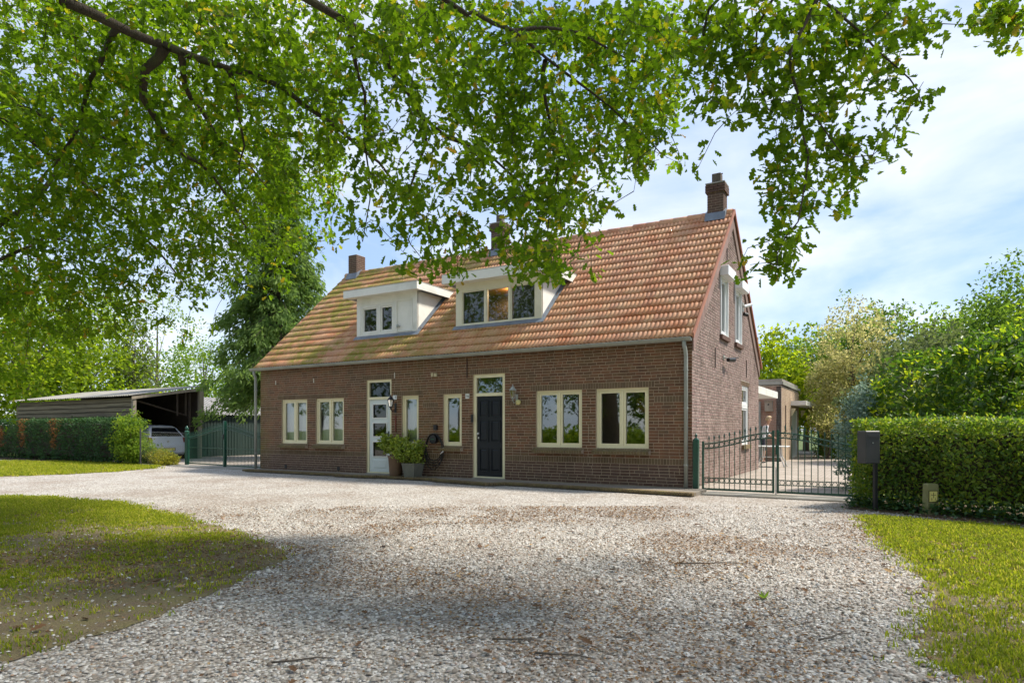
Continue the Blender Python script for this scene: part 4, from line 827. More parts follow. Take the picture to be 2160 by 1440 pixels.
# ---- rooms seen through the right-hand windows
mb = MB(); mb.box(-3.85, -3.25, 0.9, 1.25, 0.1, 2.2); bk = mb.build('bookcase', M['wood_dark']); tag(bk, 'dark bookcase standing behind the left pane of the wide window nearest the door', 'bookcase')
t = thing('pendant_lamp', (-1.35, 1.4, 2.76), 'orange fabric pendant lamp hanging inside the rightmost front window', 'lamp')
mb = MB(); mb.lathe([(0.36, 0), (0.36, 0.34)], (-1.35, 1.4, 1.72), 20); mb.build('lamp_shade', M['shade'], t); mb = MB(); mb.tube([(-1.35, 1.4, 2.06), (-1.35, 1.4, 2.76)], 0.008, 6); mb.build('cable', M['black'], t)
mb = MB(); mb.box(-2.1, -1.0, 1.2, 2.0, 0.70, 0.75); 
for x in (-2.05, -1.1):
    for y in (1.25, 1.9): mb.box(x, x+.06, y, y+.06, 0.09, 0.70)
tag(mb.build('dining_table', M['room_wood']), 'wooden table inside behind the rightmost front window', 'table')

# ================================================================== THINGS FIXED TO THE FRONT
def text_part(txt, size, mat, parent, loc, name='digits', rx=math.pi/2, rz=0.0):
    cu = bpy.data.curves.new('t', 'FONT'); cu.body = txt; cu.size = size; cu.align_x = 'CENTER'; cu.align_y = 'CENTER'; cu.extrude = 0.0015
    ob = bpy.data.objects.new('t', cu); COL.objects.link(ob); dg = bpy.context.evaluated_depsgraph_get(); me = bpy.data.meshes.new_from_object(ob.evaluated_get(dg)); bpy.data.objects.remove(ob)
    me.materials.clear(); me.materials.append(mat); o = link_mesh(name, me, parent, loc); o.rotation_euler = (rx, 0, rz); return o
t = thing('house_number_plate', (-5.73, -0.004, HB+2.09), 'white house number plate reading 16 left of the dark front door', 'number plate')
mb = MB(); mbox(mb, fm, -5.79, -5.67, -0.016, -0.005, HB+2.03, HB+2.15, bev=0.003); mb.build('plate', M['white_clean'], t); text_part('16', 0.115, M['black'], t, (-5.73, -0.019, HB+2.09))
t = thing('house_number_plate', (-8.14, -0.004, HB+2.12), 'white house number plate partly hidden behind the lantern by the pale grey door', 'number plate')
mb = MB(); mbox(mb, fm, -8.21, -8.07, -0.016, -0.005, HB+2.06, HB+2.18, bev=0.003); mb.build('plate', M['white_clean'], t); text_part('1', 0.115, M['black'], t, (-8.10, -0.019, HB+2.12))
def lantern(x, y, zt, dirx, dark, label, pr=0.20):
    t = thing('wall_lantern', (x, y, zt-0.35), label, 'lantern'); m = M['black'] if dark else M['zinc']; c = (x+dirx*0.0, y-pr, zt)
    mb = MB(); mb.lathe([(0.02, -0.055), (0.105, -0.055), (0.03, 0.03), (0.012, 0.05), (0.018, 0.065), (0.004, 0.09)], c, 6); mb.build('roof', m, t)
    mb = MB()
    for i in range(6):
        a = math.pi/3*i; mb.tube([(c[0]+.088*math.cos(a), c[1]+.088*math.sin(a), c[2]-.055), (c[0]+.05*math.cos(a), c[1]+.05*math.sin(a), c[2]-.24)], 0.005, 4)
    mb.lathe([(0.055, -0.26), (0.055, -0.235)], c, 6); mb.lathe([(0.01, -0.32), (0.028, -0.30), (0.02, -0.262)], c, 8); mb.build('cage', m, t)
    mb = MB(); b0 = len(mb.v)
    for z, r_ in ((-.06, .082), (-.232, .046)):
        for i in range(6): a = math.pi/3*i; mb.v.append((c[0]+r_*math.cos(a), c[1]+r_*math.sin(a), c[2]+z))
    for i in range(6): mb.f.append((i, (i+1) % 6, 6+(i+1) % 6, 6+i)); mb.m.append(0)
    mb.build('glass', M['glass'], t)
    mb = MB(); mb.tube([(c[0], c[1], c[2]-.29), (c[0], c[1]+.05, c[2]-.36), (x, y-0.05, c[2]-.34), (x, y-0.012, c[2]-.28)], 0.012, 8); mb.bevbox(x-.035, x+.035, y-.014, y-.003, zt-.40, zt-.14, .004); mb.build('bracket', m, t); return t
lantern(-4.27, 0.0, HB+2.24, 0, False, 'grey hexagonal lantern on the wall right of the dark front door')
lantern(-8.12, 0.0, HB+2.10, 0, True, 'black hexagonal lantern on the wall beside the pale grey door')
t = thing('round_wall_lamp', (-4.21, -0.004, HB+1.90), 'small round cream yellow sensor lamp below the grey lantern', 'lamp')
mb = MB(); mb.tube([(-4.21, -0.004, HB+1.9), (-4.21, -0.03, HB+1.9)], 0.05, 14); mb.build('base', M['yellow'], t)
mb = MB(); mb.tube([(-4.21, -0.03, HB+1.9), (-4.21, -0.06, HB+1.9), (-4.21, -0.085, HB+1.9), (-4.21, -0.095, HB+1.9)], [0.068, 0.066, 0.045, 0.01], 16); mb.build('globe', plain('cream_globe', (0.75, 0.68, 0.30), None, 6, 0.3), t, smooth=True)
# garden hose / charging cable on its holder
t = thing('charging_cable_holder', (-6.75, -0.005, HB+0.6), 'black charging cable looped on a round wall holder beside the narrow window', 'charger')
mb = MB(); mb.bevbox(-6.77, -6.67, -0.09, -0.004, HB+1.22, HB+1.36, .012); mb.build('socket', M['black'], t)
mb = MB(); mb.tube([(-6.75, -0.004, HB+0.98), (-6.75, -0.05, HB+0.98)], 0.105, 18); mb.tube([(-6.75, -0.05, HB+0.98), (-6.75, -0.12, HB+0.98)], 0.075, 18); mb.tube([(-6.75, -0.12, HB+0.98), (-6.75, -0.135, HB+0.98)], 0.11, 18); mb.build('holder', M['black'], t)
mb = MB(); mb.bevbox(-6.80, -6.70, -0.145, -0.136, HB+0.975, HB+0.99, .003); mb.build('badge', plain('green_badge', (0.02, 0.16, 0.08), None, 6, 0.4), t)
for k_, (rx, rz_, cz, yy) in enumerate(((0.30, 0.42, 0.70, -0.07), (0.27, 0.38, 0.73, -0.09), (0.28, 0.47, 0.66, -0.11), (0.25, 0.34, 0.76, -0.08))):
    mb = MB(); n = 40; mb.tube([(-6.75+rx*math.sin(2*math.pi*i/n)*(1+.05*math.sin(5*i/n)), yy+.01*math.sin(i), HB+cz+rz_*math.cos(2*math.pi*i/n)) for i in range(n+1)], 0.011, 6); mb.build('cable_loop', M['black'], t, smooth=True)
mb = MB(); mb.tube([(-6.42, -0.10, HB+0.76), (-6.43, -0.11, HB+0.66), (-6.50, -0.12, HB+0.60)], [0.022, 0.024, 0.018], 10); mb.build('plug', M['steel'], t)
# security camera and lamp arm on the gable
t = thing('security_camera', (0.0, 3.15, HB+3.02), 'black bracket camera on the gable wall below the upper windows', 'camera')
mb = MB(); mb.box(0.004, 0.02, 2.85, 2.97, HB+2.97, HB+3.09); mb.tube([(0.02, 2.91, HB+3.03), (0.14, 2.95, HB+3.0)], 0.018, 8); mb.build('bracket', M['zinc'], t)
mb = MB(); mb.tube([(0.12, 2.90, HB+2.97), (0.20, 3.2, HB+2.99)], [0.05, 0.06], 10); mb.tube([(0.16, 3.05, HB+3.02), (0.24, 3.55, HB+3.08)], [0.02, 0.012], 8); mb.build('housing', M['black'], t)
t = thing('security_camera', (0.0, 5.25, HB+4.7), 'white bullet camera under the shutter box of the rear gable window', 'camera')
mb = MB(); mb.box(0.004, 0.03, 5.2, 5.34, HB+4.55, HB+4.80); mb.build('bracket', M['zinc'], t); mb = MB(); mb.tube([(0.06, 5.22, HB+4.68), (0.22, 5.42, HB+4.75)], 0.045, 10); mb.build('housing', M['white_clean'], t); mb = MB(); mb.tube([(0.05, 5.25, HB+4.48), (0.12, 5.34, HB+4.46)], [0.05, 0.06], 10); mb.build('lens', M['black'], t)

# ================================================================== FOLIAGE HELPERS
def twig_tube(mb, pts, r0, r1, n=5): mb.tube(pts, np.linspace(r0, r1, len(pts)), n, cap=False)
def clump_leaves(centres, radii, per, size, flat=0.5, up=0.35, tpl='q', out_c=None, sd=0, droop=0.0):
    g = np.random.default_rng(sd); n = len(centres)*per
    c = np.repeat(centres, per, 0); rad = np.repeat(radii, per)
    d = unit(g.normal(size=(n, 3))); p = c+d*(rad*g.uniform(0.15, 1.0, n)**0.6)[:, None]*np.array([1, 1, 1-0.3*flat])
    oc = c if out_c is None else out_c
    nn = unit(g.normal(size=(n, 3))*0.75+unit(p-oc)*0.5+np.array([0, 0, up])); dr = unit(g.normal(size=(n, 3))+unit(p-oc)*0.4+np.array([0, 0, -droop]))
    ax, ay, az = frames(dr, nn); tv, tt = {'q': (QV, QT), 'l': (LFV, LFT), 'o': (OAKV, OAKT), 'i': (IVYV, IVYT)}[tpl]
    cr = np.repeat(g.random(len(centres)), per)
    return inst(tv, tt, p, ax, ay, az, size*g.uniform(0.65, 1.3, n), np.clip(cr*0.55+g.random(n)*0.45, 0, .999))
def tree(name, base, h, crown, n_clump, per, leaf, mat, label, cat='tree', trunk_r=0.16, group=None, clump_r=0.55, bark='bark_grey', sd=1, shell=0.55, tpl='q', lean=(0, 0), droop=0.0):
    # crown: list of (dx, dy, z, rx, ry, rz) lobes relative to the base
    g = np.random.default_rng(sd); base = np.array(base, float); t = thing(name, tuple(base), label, cat, group)
    vol = np.array([l[3]*l[4]*l[5] for l in crown]); ids = g.choice(len(crown), n_clump, p=vol/vol.sum()); L = np.array(crown)[ids]
    d = unit(g.normal(size=(n_clump, 3))); rad = g.uniform(shell, 1.0, n_clump)**0.7
    bumpy = 1+0.22*np.sin(d[:, 0]*5+ids)*np.sin(d[:, 1]*6+2*ids)+g.normal(0, .07, n_clump)
    c = base+L[:, :3]+d*L[:, 3:6]*(rad*bumpy)[:, None]; c[:, 2] = np.maximum(c[:, 2], base[2]+0.15)
    cr = clump_r*g.uniform(0.6, 1.35, n_clump)
    V, T, Rn = clump_leaves(c, cr, per, leaf, sd=sd, tpl=tpl, droop=droop)
    link_mesh('crown', array_mesh('crown', V, T, mat, Rn), t)
    tb = MB(); top = np.array([lean[0], lean[1], h*0.8]); pts = [base+top*s+np.array([math.sin(s*5+sd)*.08, math.cos(s*4+sd)*.08, 0])*s for s in np.linspace(0, 1, 7)]
    tb.tube(pts, [trunk_r*(1.25-1.1*s) for s in np.linspace(0, 1, 7)], 9, cap=False); tb.build('trunk', M[bark], t, smooth=True)
    lb = MB()
    for i in g.choice(n_clump, min(n_clump, 26), replace=False):
        s = np.clip((c[i, 2]-base[2])/(h*0.8)*0.62, 0.15, 0.95); p0 = base+top*s; q = (p0+c[i])/2+np.array([0, 0, 0.12*h*0.2]); twig_tube(lb, [p0, (p0*2+q)/3+[0, 0, .05], q, c[i]], trunk_r*0.35, trunk_r*0.06, 5)
    lb.build('limbs', M[bark], t, smooth=True); return t
def bush(name, base, lobes, n_clump, per, leaf, mat, label, cat, clump_r=0.2, sd=1, tpl='l', shell=0.4, group=None, stems=10, up=0.4):
    g = np.random.default_rng(sd); base = np.array(base, float); t = thing(name, tuple(base), label, cat, group)
    vol = np.array([l[3]*l[4]*l[5] for l in lobes]); ids = g.choice(len(lobes), n_clump, p=vol/vol.sum()); L = np.array(lobes)[ids]
    d = unit(g.normal(size=(n_clump, 3))); c = base+L[:, :3]+d*L[:, 3:6]*(g.uniform(shell, 1, n_clump)**0.6*(1+0.12*np.sin(d[:, 0]*6+ids)))[:, None]; c[:, 2] = np.maximum(c[:, 2], base[2]+.05)
    V, T, Rn = clump_leaves(c, clump_r*g.uniform(.6, 1.3, n_clump), per, leaf, sd=sd, tpl=tpl, up=up)
    link_mesh('foliage', array_mesh('foliage', V, T, mat, Rn), t); sb = MB()
    for i in g.choice(n_clump, min(stems, n_clump), replace=False): twig_tube(sb, [base+g.normal(0, .05, 3)*[1, 1, 0], (base*0.45+c[i]*0.55)+g.normal(0, .04, 3), c[i]], 0.016, 0.005, 5)
    sb.build('stems', M['bark_grey'], t, smooth=True); return t
def hedge(name, a, b, thick, h, n, leaf, mat, label, sd, tpl='q', bulge=0.06, topmat=None, patches=None, zb=0.05):
    # clipped box of leaves between ground points a and b (front line); thickness goes to the left of a->b
    g = np.random.default_rng(sd); a = np.array(a, float); b = np.array(b, float); L = np.linalg.norm(b-a); u = (b-a)/L; v = np.array([-u[1], u[0]])
    t = thing(name, (*((a+b)/2+v*thick/2), 0), label, 'hedge')
    # leaves mostly in the outer skin
    s = g.random(n)*L; face = g.random(n); dep = np.abs(g.normal(0, 0.09, n)); z = np.empty(n); q = np.empty(n)
    f1 = face < 0.52; f2 = (face >= 0.52) & (face < 0.80); f3 = (face >= 0.80) & (face < 0.90); f4 = face >= 0.90
    z[f1] = zb+(h-zb)*g.random(f1.sum())**0.9; q[f1] = dep[f1]
    z[f2] = h-dep[f2]*0.8; q[f2] = thick*g.random(f2.sum())
    z[f3] = h*g.random(f3.sum()); q[f3] = thick-dep[f3]
    z[f4] = h*g.random(f4.sum()); q[f4] = thick*g.random(f4.sum()); s[f4] = np.where(g.random(f4.sum()) < 0.6, dep[f4], L-dep[f4])
    bl = bulge*(np.sin(s*2.3+sd)+np.sin(s*5.1+z*3))*0.5+bulge*(vnoise(s, z, 2.2, sd)-0.5)*2; q = q+bl; z = z+bulge*0.6*(vnoise(s, q, 2.6, sd+3)-0.5)*f2
    z = z+np.where(f2 & (g.random(n) < .10), g.exponential(.035, n), 0); q = q-np.where(f1 & (g.random(n) < .12), g.exponential(.04, n), 0)
    pos = np.c_[a[0]+u[0]*s+v[0]*q, a[1]+u[1]*s+v[1]*q, z]
    nrm = np.where(f1[:, None], np.r_[-v, 0.5], np.where(f2[:, None], [0, 0, 1.0], np.where(f3[:, None], np.r_[v, 0.3], np.r_[-u, 0.3])))
    nn = unit(nrm+g.normal(0, .6, (n, 3))); dr = unit(g.normal(size=(n, 3))+nrm*0.4); ax, ay, az = frames(dr, nn)
    rn = np.clip(vnoise(s, z, 3, sd)*0.5+g.random(n)*0.5+np.where(f2, 0.22, 0), 0, .999)  # top leaves pushed up the ramp: sunlit top painted into their colour
    tv, tt = {'q': (QV, QT), 'l': (LFV, LFT), 'i': (IVYV, IVYT)}[tpl]; sel = np.zeros(n, bool)
    if patches is not None: sel = patches(s, z, L)
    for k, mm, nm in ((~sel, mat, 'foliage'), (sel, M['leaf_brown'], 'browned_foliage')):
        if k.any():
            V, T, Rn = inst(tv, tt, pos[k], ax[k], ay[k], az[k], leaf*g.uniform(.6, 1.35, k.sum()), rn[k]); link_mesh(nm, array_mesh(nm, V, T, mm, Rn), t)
    sb = MB()
    for i in range(int(L/0.28)):
        p = a+u*(0.15+i*0.28+g.uniform(-.08, .08))+v*(thick*g.uniform(.3, .7)); sb.tube([(p[0], p[1], 0), (p[0]+g.normal(0, .04), p[1]+g.normal(0, .04), h*.45), (p[0]+g.normal(0, .1), p[1]+g.normal(0, .1), h*.85)], [.028, .02, .008], 5, cap=False)
    # solid dark core, added inside so that light does not pass straight through
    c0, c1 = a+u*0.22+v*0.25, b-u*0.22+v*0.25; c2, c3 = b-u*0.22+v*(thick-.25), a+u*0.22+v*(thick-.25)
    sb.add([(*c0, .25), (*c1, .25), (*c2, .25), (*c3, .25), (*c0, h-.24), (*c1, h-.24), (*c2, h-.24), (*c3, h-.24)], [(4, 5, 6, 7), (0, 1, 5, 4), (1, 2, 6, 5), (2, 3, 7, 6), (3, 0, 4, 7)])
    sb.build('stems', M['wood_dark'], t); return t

# ================================================================== POT PLANTS
p = np.array([-7.86, -0.30, 0.08]); t = thing('plant_pot', p, 'tall round brown pot beside the pale grey door', 'pot')
mb = MB(); mb.lathe([(0.155, 0), (0.165, 0.03), (0.20, 0.48), (0.215, 0.50), (0.215, 0.54), (0.185, 0.54), (0.175, 0.46)], p, 24); mb.build('vessel', M['pot_brown'], t, smooth=True)
mb = MB(); mb.lathe([(0.17, 0.44), (0.05, 0.47)], p, 16); mb.build('compost', M['soil'], t)
bush('pot_shrub', p+[0, 0, .47], [(0, 0, .33, .46, .30, .26), (-.25, -.05, .45, .22, .2, .2), (.28, -.1, .15, .25, .22, .2)], 130, 12, 0.095, M['leaf_pot'], 'leafy yellow green shrub growing in the tall brown pot', 'plant', 0.11, 5, 'l', 0.2)
p = np.array([-7.22, -0.36, 0.08]); t = thing('plant_pot', p, 'square grey green planter standing right of the brown pot', 'pot')
mb = MB(); mb.add([(p[0]+sx*w_, p[1]+sy*w_, p[2]+z) for z, w_ in ((0, .16), (.36, .215), (.36, .19), (.28, .18)) for sx, sy in ((-1, -1), (1, -1), (1, 1), (-1, 1))], [(3, 2, 1, 0)]+[(4*k+i, 4*k+(i+1) % 4, 4*k+4+(i+1) % 4, 4*k+4+i) for k in range(3) for i in range(4)]); mb.build('vessel', M['pot_grey'], t)
mb = MB(); mb.box(p[0]-.18, p[0]+.18, p[1]-.18, p[1]+.18, p[2]+.26, p[2]+.29); mb.build('compost', M['soil'], t)
bush('pot_shrub', p+[0, 0, .29], [(0, 0, .32, .36, .28, .28), (.12, 0, .52, .2, .2, .14), (-.25, -.08, .3, .22, .2, .2)], 115, 12, 0.085, M['leaf_pot'], 'leafy yellow green shrub growing in the square planter', 'plant', 0.10, 6, 'l', 0.2)

# ================================================================== GATES
def spear(mb, x, z, s=1.0):
    mb.add([(x-.014*s, -.006, z), (x+.014*s, -.006, z), (x+.014*s, .006, z), (x-.014*s, .006, z), (x-.022*s, 0, z+.03*s), (x+.022*s, 0, z+.03*s), (x, -.008, z+.035*s), (x, .008, z+.035*s), (x, 0, z+.10*s)],
           [(0, 1, 5, 6, 4), (3, 4, 7, 5, 2), (4, 6, 8), (6, 5, 8), (5, 7, 8), (7, 4, 8)]); mb.box(x-.02*s, x+.02*s, -.008, .008, z-.02*s, z-.008*s)
def ring_mesh(r, tk, name, n=16, m=6):
    mb = MB(); pts = [(r*math.cos(2*math.pi*i/n), 0, r*math.sin(2*math.pi*i/n)) for i in range(n+1)]; mb.tube(pts, tk, m, cap=False); return mb.mesh(name, M['green_gate'], True)
def gate_leaf(loc, width, flip, zlo, zhi, nbar, label, sp, ringr, lower, midrail=None, rz=0.0):
    t = thing('gate_leaf', loc, label, 'gate', None, rz); g = M['green_gate']
    x = lambda s: (width-s if flip else s)
    curve = lambda s: zlo+(zhi-zlo)*(0.5-0.5*math.cos(math.pi*min(1, max(0, s/width))))
    for s, top in ((0.02, zlo+0.05), (width-0.02, zhi+0.05)):
        mb = MB(); mb.bevbox(x(s)-.02, x(s)+.02, -.02, .02, 0.05, top, .003); mb.build('stile', g, t, local=True)
    mb = MB(); mb.box(0.04, width-0.04, -.018, .018, 0.055, 0.095); mb.build('bottom_rail', g, t, local=True)
    for off, nm in ((0, 'top_rail'), (-0.105 if ringr > .03 else -0.13, 'lower_arch_rail')):
        mb = MB(); mb.tube([(x(s), 0, curve(s)+off) for s in np.linspace(0.04, width-0.04, 15)], 0.012, 6); mb.build(nm, g, t, local=True, smooth=True)
    for z in lower:
        mb = MB(); mb.box(0.04, width-0.04, -.008, .008, z-.008, z+.008); mb.build('band_rail', g, t, local=True)
    if midrail: mb = MB(); mb.box(0.04, width-0.04, -.012, .012, midrail-.012, midrail+.012); mb.build('mid_rail', g, t, local=True)
    gap = (width-0.08)/(nbar+1)
    for i in range(nbar):
        s = 0.04+gap*(i+1); mb = MB(); top = curve(s)+(0.09 if sp > .7 else .06); mb.tube([(x(s), 0, .09), (x(s), 0, top)], 0.0085 if sp > .7 else .007, 6); spear(mb, x(s), top, sp); mb.build('bar', g, t, local=True)
    if ringr:
        me = ring_mesh(ringr, 0.006, 'ring')
        for i in range(nbar+1):
            s = 0.04+gap*(i+0.5)
            for z in ([curve(s)-0.0525] if ringr > .03 else [curve(s)-.065])+([sum(lower)/2] if lower else []):
                o = link_mesh('ring', me, t, local=True); o.location = (x(s), 0, z)
    return t
GY = 0.03
t = thing('gate_post', (0.075, GY, 0.075), 'green square gate post against the house corner', 'post')
mb = MB(); mb.bevbox(0.02, 0.13, GY-.055, GY+.055, 0.075, 1.10, .004); mb.add([(0.02, GY-.055, 1.10), (0.13, GY-.055, 1.10), (0.13, GY+.055, 1.10), (0.02, GY+.055, 1.10), (0.075, GY, 1.16)], [(0, 1, 4), (1, 2, 4), (2, 3, 4), (3, 0, 4)]); mb.build('shaft', M['green_gate'], t); mb = MB(); mb.lathe([(.012, 1.15), (.03, 1.185), (.02, 1.21), (.004, 1.24)], (0.075, GY, 0), 10); mb.build('finial', M['green_gate'], t, smooth=True)
gate_leaf((0.20, GY, 0), 1.42, False, 1.02, 1.25, 12, 'left leaf of the green iron gate beside the house', 0.85, 0.043, (0.215, 0.31))
g2 = gate_leaf((1.665, GY, 0), 1.60, True, 1.00, 1.25, 12, 'right leaf of the green iron gate running into the clipped hedge', 0.85, 0.043, (0.215, 0.31))
mb = MB(); mb.bevbox(-.02, .015, -.04, .04, .82, 1.0, .004); mb.build('lock', M['green_gate'], g2, local=True); mb = MB(); mb.tube([(-.012, -.03, .02), (-.012, -.03, .56)], .011, 8); mb.build('drop_bolt', M['steel'], g2, local=True)
t = thing('gate_post', (3.35, GY, 0.0), 'green square gate post hidden in the clipped hedge', 'post'); mb = MB(); mb.bevbox(3.30, 3.40, GY-.05, GY+.05, 0, 1.15, .004); mb.lathe([(.05, 1.15), (.02, 1.19), (.03, 1.21), (.004, 1.24)], (3.35, GY, 0), 10); mb.build('shaft', M['green_gate'], t)
# left gate across the side yard
A_, B_ = np.array([-19.05, 0.98]), np.array([-13.95, 0.42]); gv = B_-A_; gl = np.linalg.norm(gv); ga = math.atan2(gv[1], gv[0]); gu_ = gv/gl; hw = gl/2-0.03
gate_leaf((A_[0]+gu_[0]*.06, A_[1]+gu_[1]*.06, 0), hw-.06, False, 1.13, 1.45, 27, 'left leaf of the fine barred green gate by the carport', 0.55, 0.022, (), 0.66, ga)
q = A_+gu_*(hw+0.05); g4 = gate_leaf((q[0], q[1], 0), hw-.05, True, 1.13, 1.45, 27, 'right leaf of the fine barred green gate by the downpipe', 0.55, 0.022, (), 0.66, ga)
mb = MB(); mb.bevbox(-.04, .05, -.045, .045, 0.02, 1.62, .006); mb.build('meeting_post', M['green_gate'], g4, local=True); mb = MB(); mb.bevbox(-.03, .04, -.07, -.046, .98, 1.16, .004); mb.tube([(0, -.07, 1.1), (0, -.11, 1.1), (.13, -.11, 1.1)], .012, 8); mb.build('lock', M['black'], g4, local=True)
t = thing('gate_post', (A_[0]-.05, A_[1], 0), 'green round gate post with ball finial left of the fine barred gate', 'post')
mb = MB(); mb.lathe([(.075, 0), (.075, 1.22), (.09, 1.225), (.09, 1.25), (.05, 1.29)], (A_[0]-.05, A_[1], 0), 14); mb.build('shaft', M['green_gate'], t); mb = MB(); mb.lathe([(.03, 1.285), (.06, 1.33), (.065, 1.38), (.03, 1.44), (.01, 1.47)], (A_[0]-.05, A_[1], 0), 12); mb.build('finial', M['green_gate'], t, smooth=True)
# chain-link fence left of it
F0, F1 = np.array([-20.25, -0.10]), np.array([-19.18, 0.92])
t = thing('chain_link_fence', (F0[0], F0[1], 0), 'short chain link fence with grey post between bush and gate', 'fence')
mb = MB(); mb.tube([(F0[0], F0[1], 0), (F0[0], F0[1], 1.35)], .028, 10); mb.build('post', M['charcoal'], t)
mb = MB(); fd = F1-F0
for k in range(-13, 20):
    for sgn in (1, -1):
        # diagonal wires in the panel plane, clipped to the panel
        pts = []
        for s in np.linspace(0, 1, 25):
            zz = 0.08*k+sgn*s*1.5 if sgn > 0 else 0.08*k+1.5-s*1.5
            if 0.05 <= zz <= 1.22: pts.append((F0[0]+fd[0]*s, F0[1]+fd[1]*s, zz))
        if len(pts) > 1: mb.tube([pts[0], pts[-1]], 0.0022, 3, cap=False)
mb.build('wire_mesh', M['zinc'], t)
for z in (1.24, 0.06): mb = MB(); mb.tube([(F0[0], F0[1], z), (F1[0], F1[1], z-.04)], .004, 5); mb.build('tension_wire', M['steel'], t)
# ================================================================== CARPORT, GREEN SHED, CAR
SX, SY = -23.7, 1.62; SW, SD = 3.0, 10.4; zl, zh = 2.70, 3.22; srz = lambda y: zl+(zh-zl)*(y-SY)/SW
t = thing('carport', (SX-SD/2, SY+SW/2, 0), 'low timber carport with plank side and corrugated roof, car inside', 'carport')
for i in range(13):
    r = random.Random(i); z = 0.15+i*0.195; mb = MB(); mb.add([(SX-SD, SY-.045, z), (SX-.05, SY-.045, z), (SX-.05, SY-.005, z+.172), (SX-SD, SY-.005, z+.172), (SX-SD, SY, z), (SX-.05, SY, z), (SX-.05, SY+.012, z+.172), (SX-SD, SY+.012, z+.172)], [(0, 1, 2, 3), (7, 6, 5, 4), (0, 4, 5, 1), (3, 2, 6, 7), (0, 3, 7, 4), (1, 5, 6, 2)]); o = mb.build('plank', M['wood_old'], t); o.location.y -= r.uniform(0, .012)
for x, y, zt in ((SX-.06, SY+.0, zl), (SX-.06, SY+SW, zh)): mb = MB(); mb.bevbox(x-.07, x+.07, y-.07, y+.07, 0, zt, .006); mb.build('post', M['wood_post'], t)
mb = MB(); mb.box(SX-SD, SX-SD+.05, SY+.05, SY+SW, 0, zl); mb.box(SX-SD+.06, SX-.2, SY+.02, SY+.04, 0.1, zl-.05); mb.box(SX-SD+.06, SX-.15, SY+SW-.06, SY+SW, 0, zl+.38); mb.build('back_wall', M['wood_dark'], t)
mb = MB(); mb.box(SX+.02, SX+.05, SY+SW-.10, SY+SW+.12, 1.95, zh+.04); mb.build('barge_board', M['wood_post'], t)
mb = MB(); mb.add([(SX+.06, SY-.15, zl-.11), (SX+.06, SY+SW+.1, zh-.09), (SX+.06, SY+SW+.1, zh+.03), (SX+.06, SY-.15, zl+.01), (SX+.03, SY-.15, zl-.11), (SX+.03, SY+SW+.1, zh-.09), (SX+.03, SY+SW+.1, zh+.03), (SX+.03, SY-.15, zl+.01)], [(0, 1, 2, 3), (7, 6, 5, 4), (0, 4, 5, 1), (3, 2, 6, 7), (0, 3, 7, 4), (1, 5, 6, 2)]); mb.build('fascia', M['wood_post'], t)
mb = MB(); mb.tube([(SX-.3, SY+.1, 2.6), (SX-.3, SY+SW-.1, 1.85)], .04, 6); mb.box(SX-.18, SX-.10, SY+SW-.5, SY+SW-.42, 0, zh-.1); mb.box(SX-.14, SX-.1, SY+1.9, SY+1.98, 1.95, 3.0); mb.box(SX-.14, SX-.1, SY+2.3, SY+2.38, 1.95, 3.0); mb.build('brace', M['wood_dark'], t)
cs = MB(); n = 44; w_ = 1.06
for s in (0, 1):
    for i in range(n+1): cs.v.append((-w_*i/n, -.28+s*(SW+.45), .022*math.sin(2*math.pi*i/n*6)+s*((zh-zl)/SW*(SW+.45))))
cs.f = [(i, i+1, n+1+i+1, n+1+i) for i in range(n)]; cs.m = [0]*n; me_cs = cs.mesh('roof_sheet', M['fibre'], True)
for i in range(10): link_mesh('roof_sheet', me_cs, t, (SX+.09-i*1.05, SY, srz(SY)+.045-(i % 2)*.004))
GX = -25.2; GY0, GY1 = SY+SW+.08, 10.6
t = thing('green_shed', (GX-1.3, (GY0+GY1)/2, 0), 'green steel clad shed with ribbed grey roof behind the fine barred gate', 'shed')
def ribbed(n, wd, hgt, axis, dpt=.03):
    mb = MB(); k = 0
    for i in range(n):
        for f, d in ((0, 0), (.55, 0), (.65, dpt), (.9, dpt)): u = (i+f)*wd/n; mb.v += [((0+d) if axis == 'v' else 0, u, 0), ((0+d), u, hgt)]; k += 1
    mb.f = [(2*i, 2*i+2, 2*i+3, 2*i+1) for i in range(k-1)]; mb.m = [0]*len(mb.f); return mb
me_w = ribbed(6, 1.0, 2.10, 'v', .02).mesh('cladding_sheet', M['green_sheet'])
for i in range(6): link_mesh('cladding_sheet', me_w, t, (GX, GY0+i*1.0, 0.02))
mb = MB(); k = 0; run, rise = 2.7, 0.95; nr_ = 5
for i in range(nr_):
    for f, d in ((0, 0), (.5, 0), (.58, .045), (.92, .045)): u = (i+f)/nr_; mb.v += [(.25-0*d, u, d), (.25-run, u, rise+d)]; k += 1
mb.v += [(.25, 1.0, 0), (.25-run, 1.0, rise)]; mb.f = [(2*i, 2*i+1, 2*i+3, 2*i+2) for i in range(k)]; mb.m = [0]*k; me_rs = mb.mesh('roof_sheet', plain('grey_ribbed_roofing', (0.42, 0.40, 0.38), (0.30, 0.29, 0.27), 2, 0.7, world=True))
for i in range(6): link_mesh('roof_sheet', me_rs, t, (GX, GY0-.05+i*1.0, 2.06))
mb = MB(); mb.box(GX-4.5, GX-.02, GY0+.02, GY0+.10, 0, 2.05); mb.box(GX-4.5, GX-.02, GY1-.5, GY1-.42, 0, 2.05); mb.build('side_wall', M['wood_dark'], t)
mb = MB(); mb.bevbox(GX+.03, GX+.12, GY0-.02, GY0+.08, 0, 2.06, .004); mb.build('corner_post', M['white'], t)
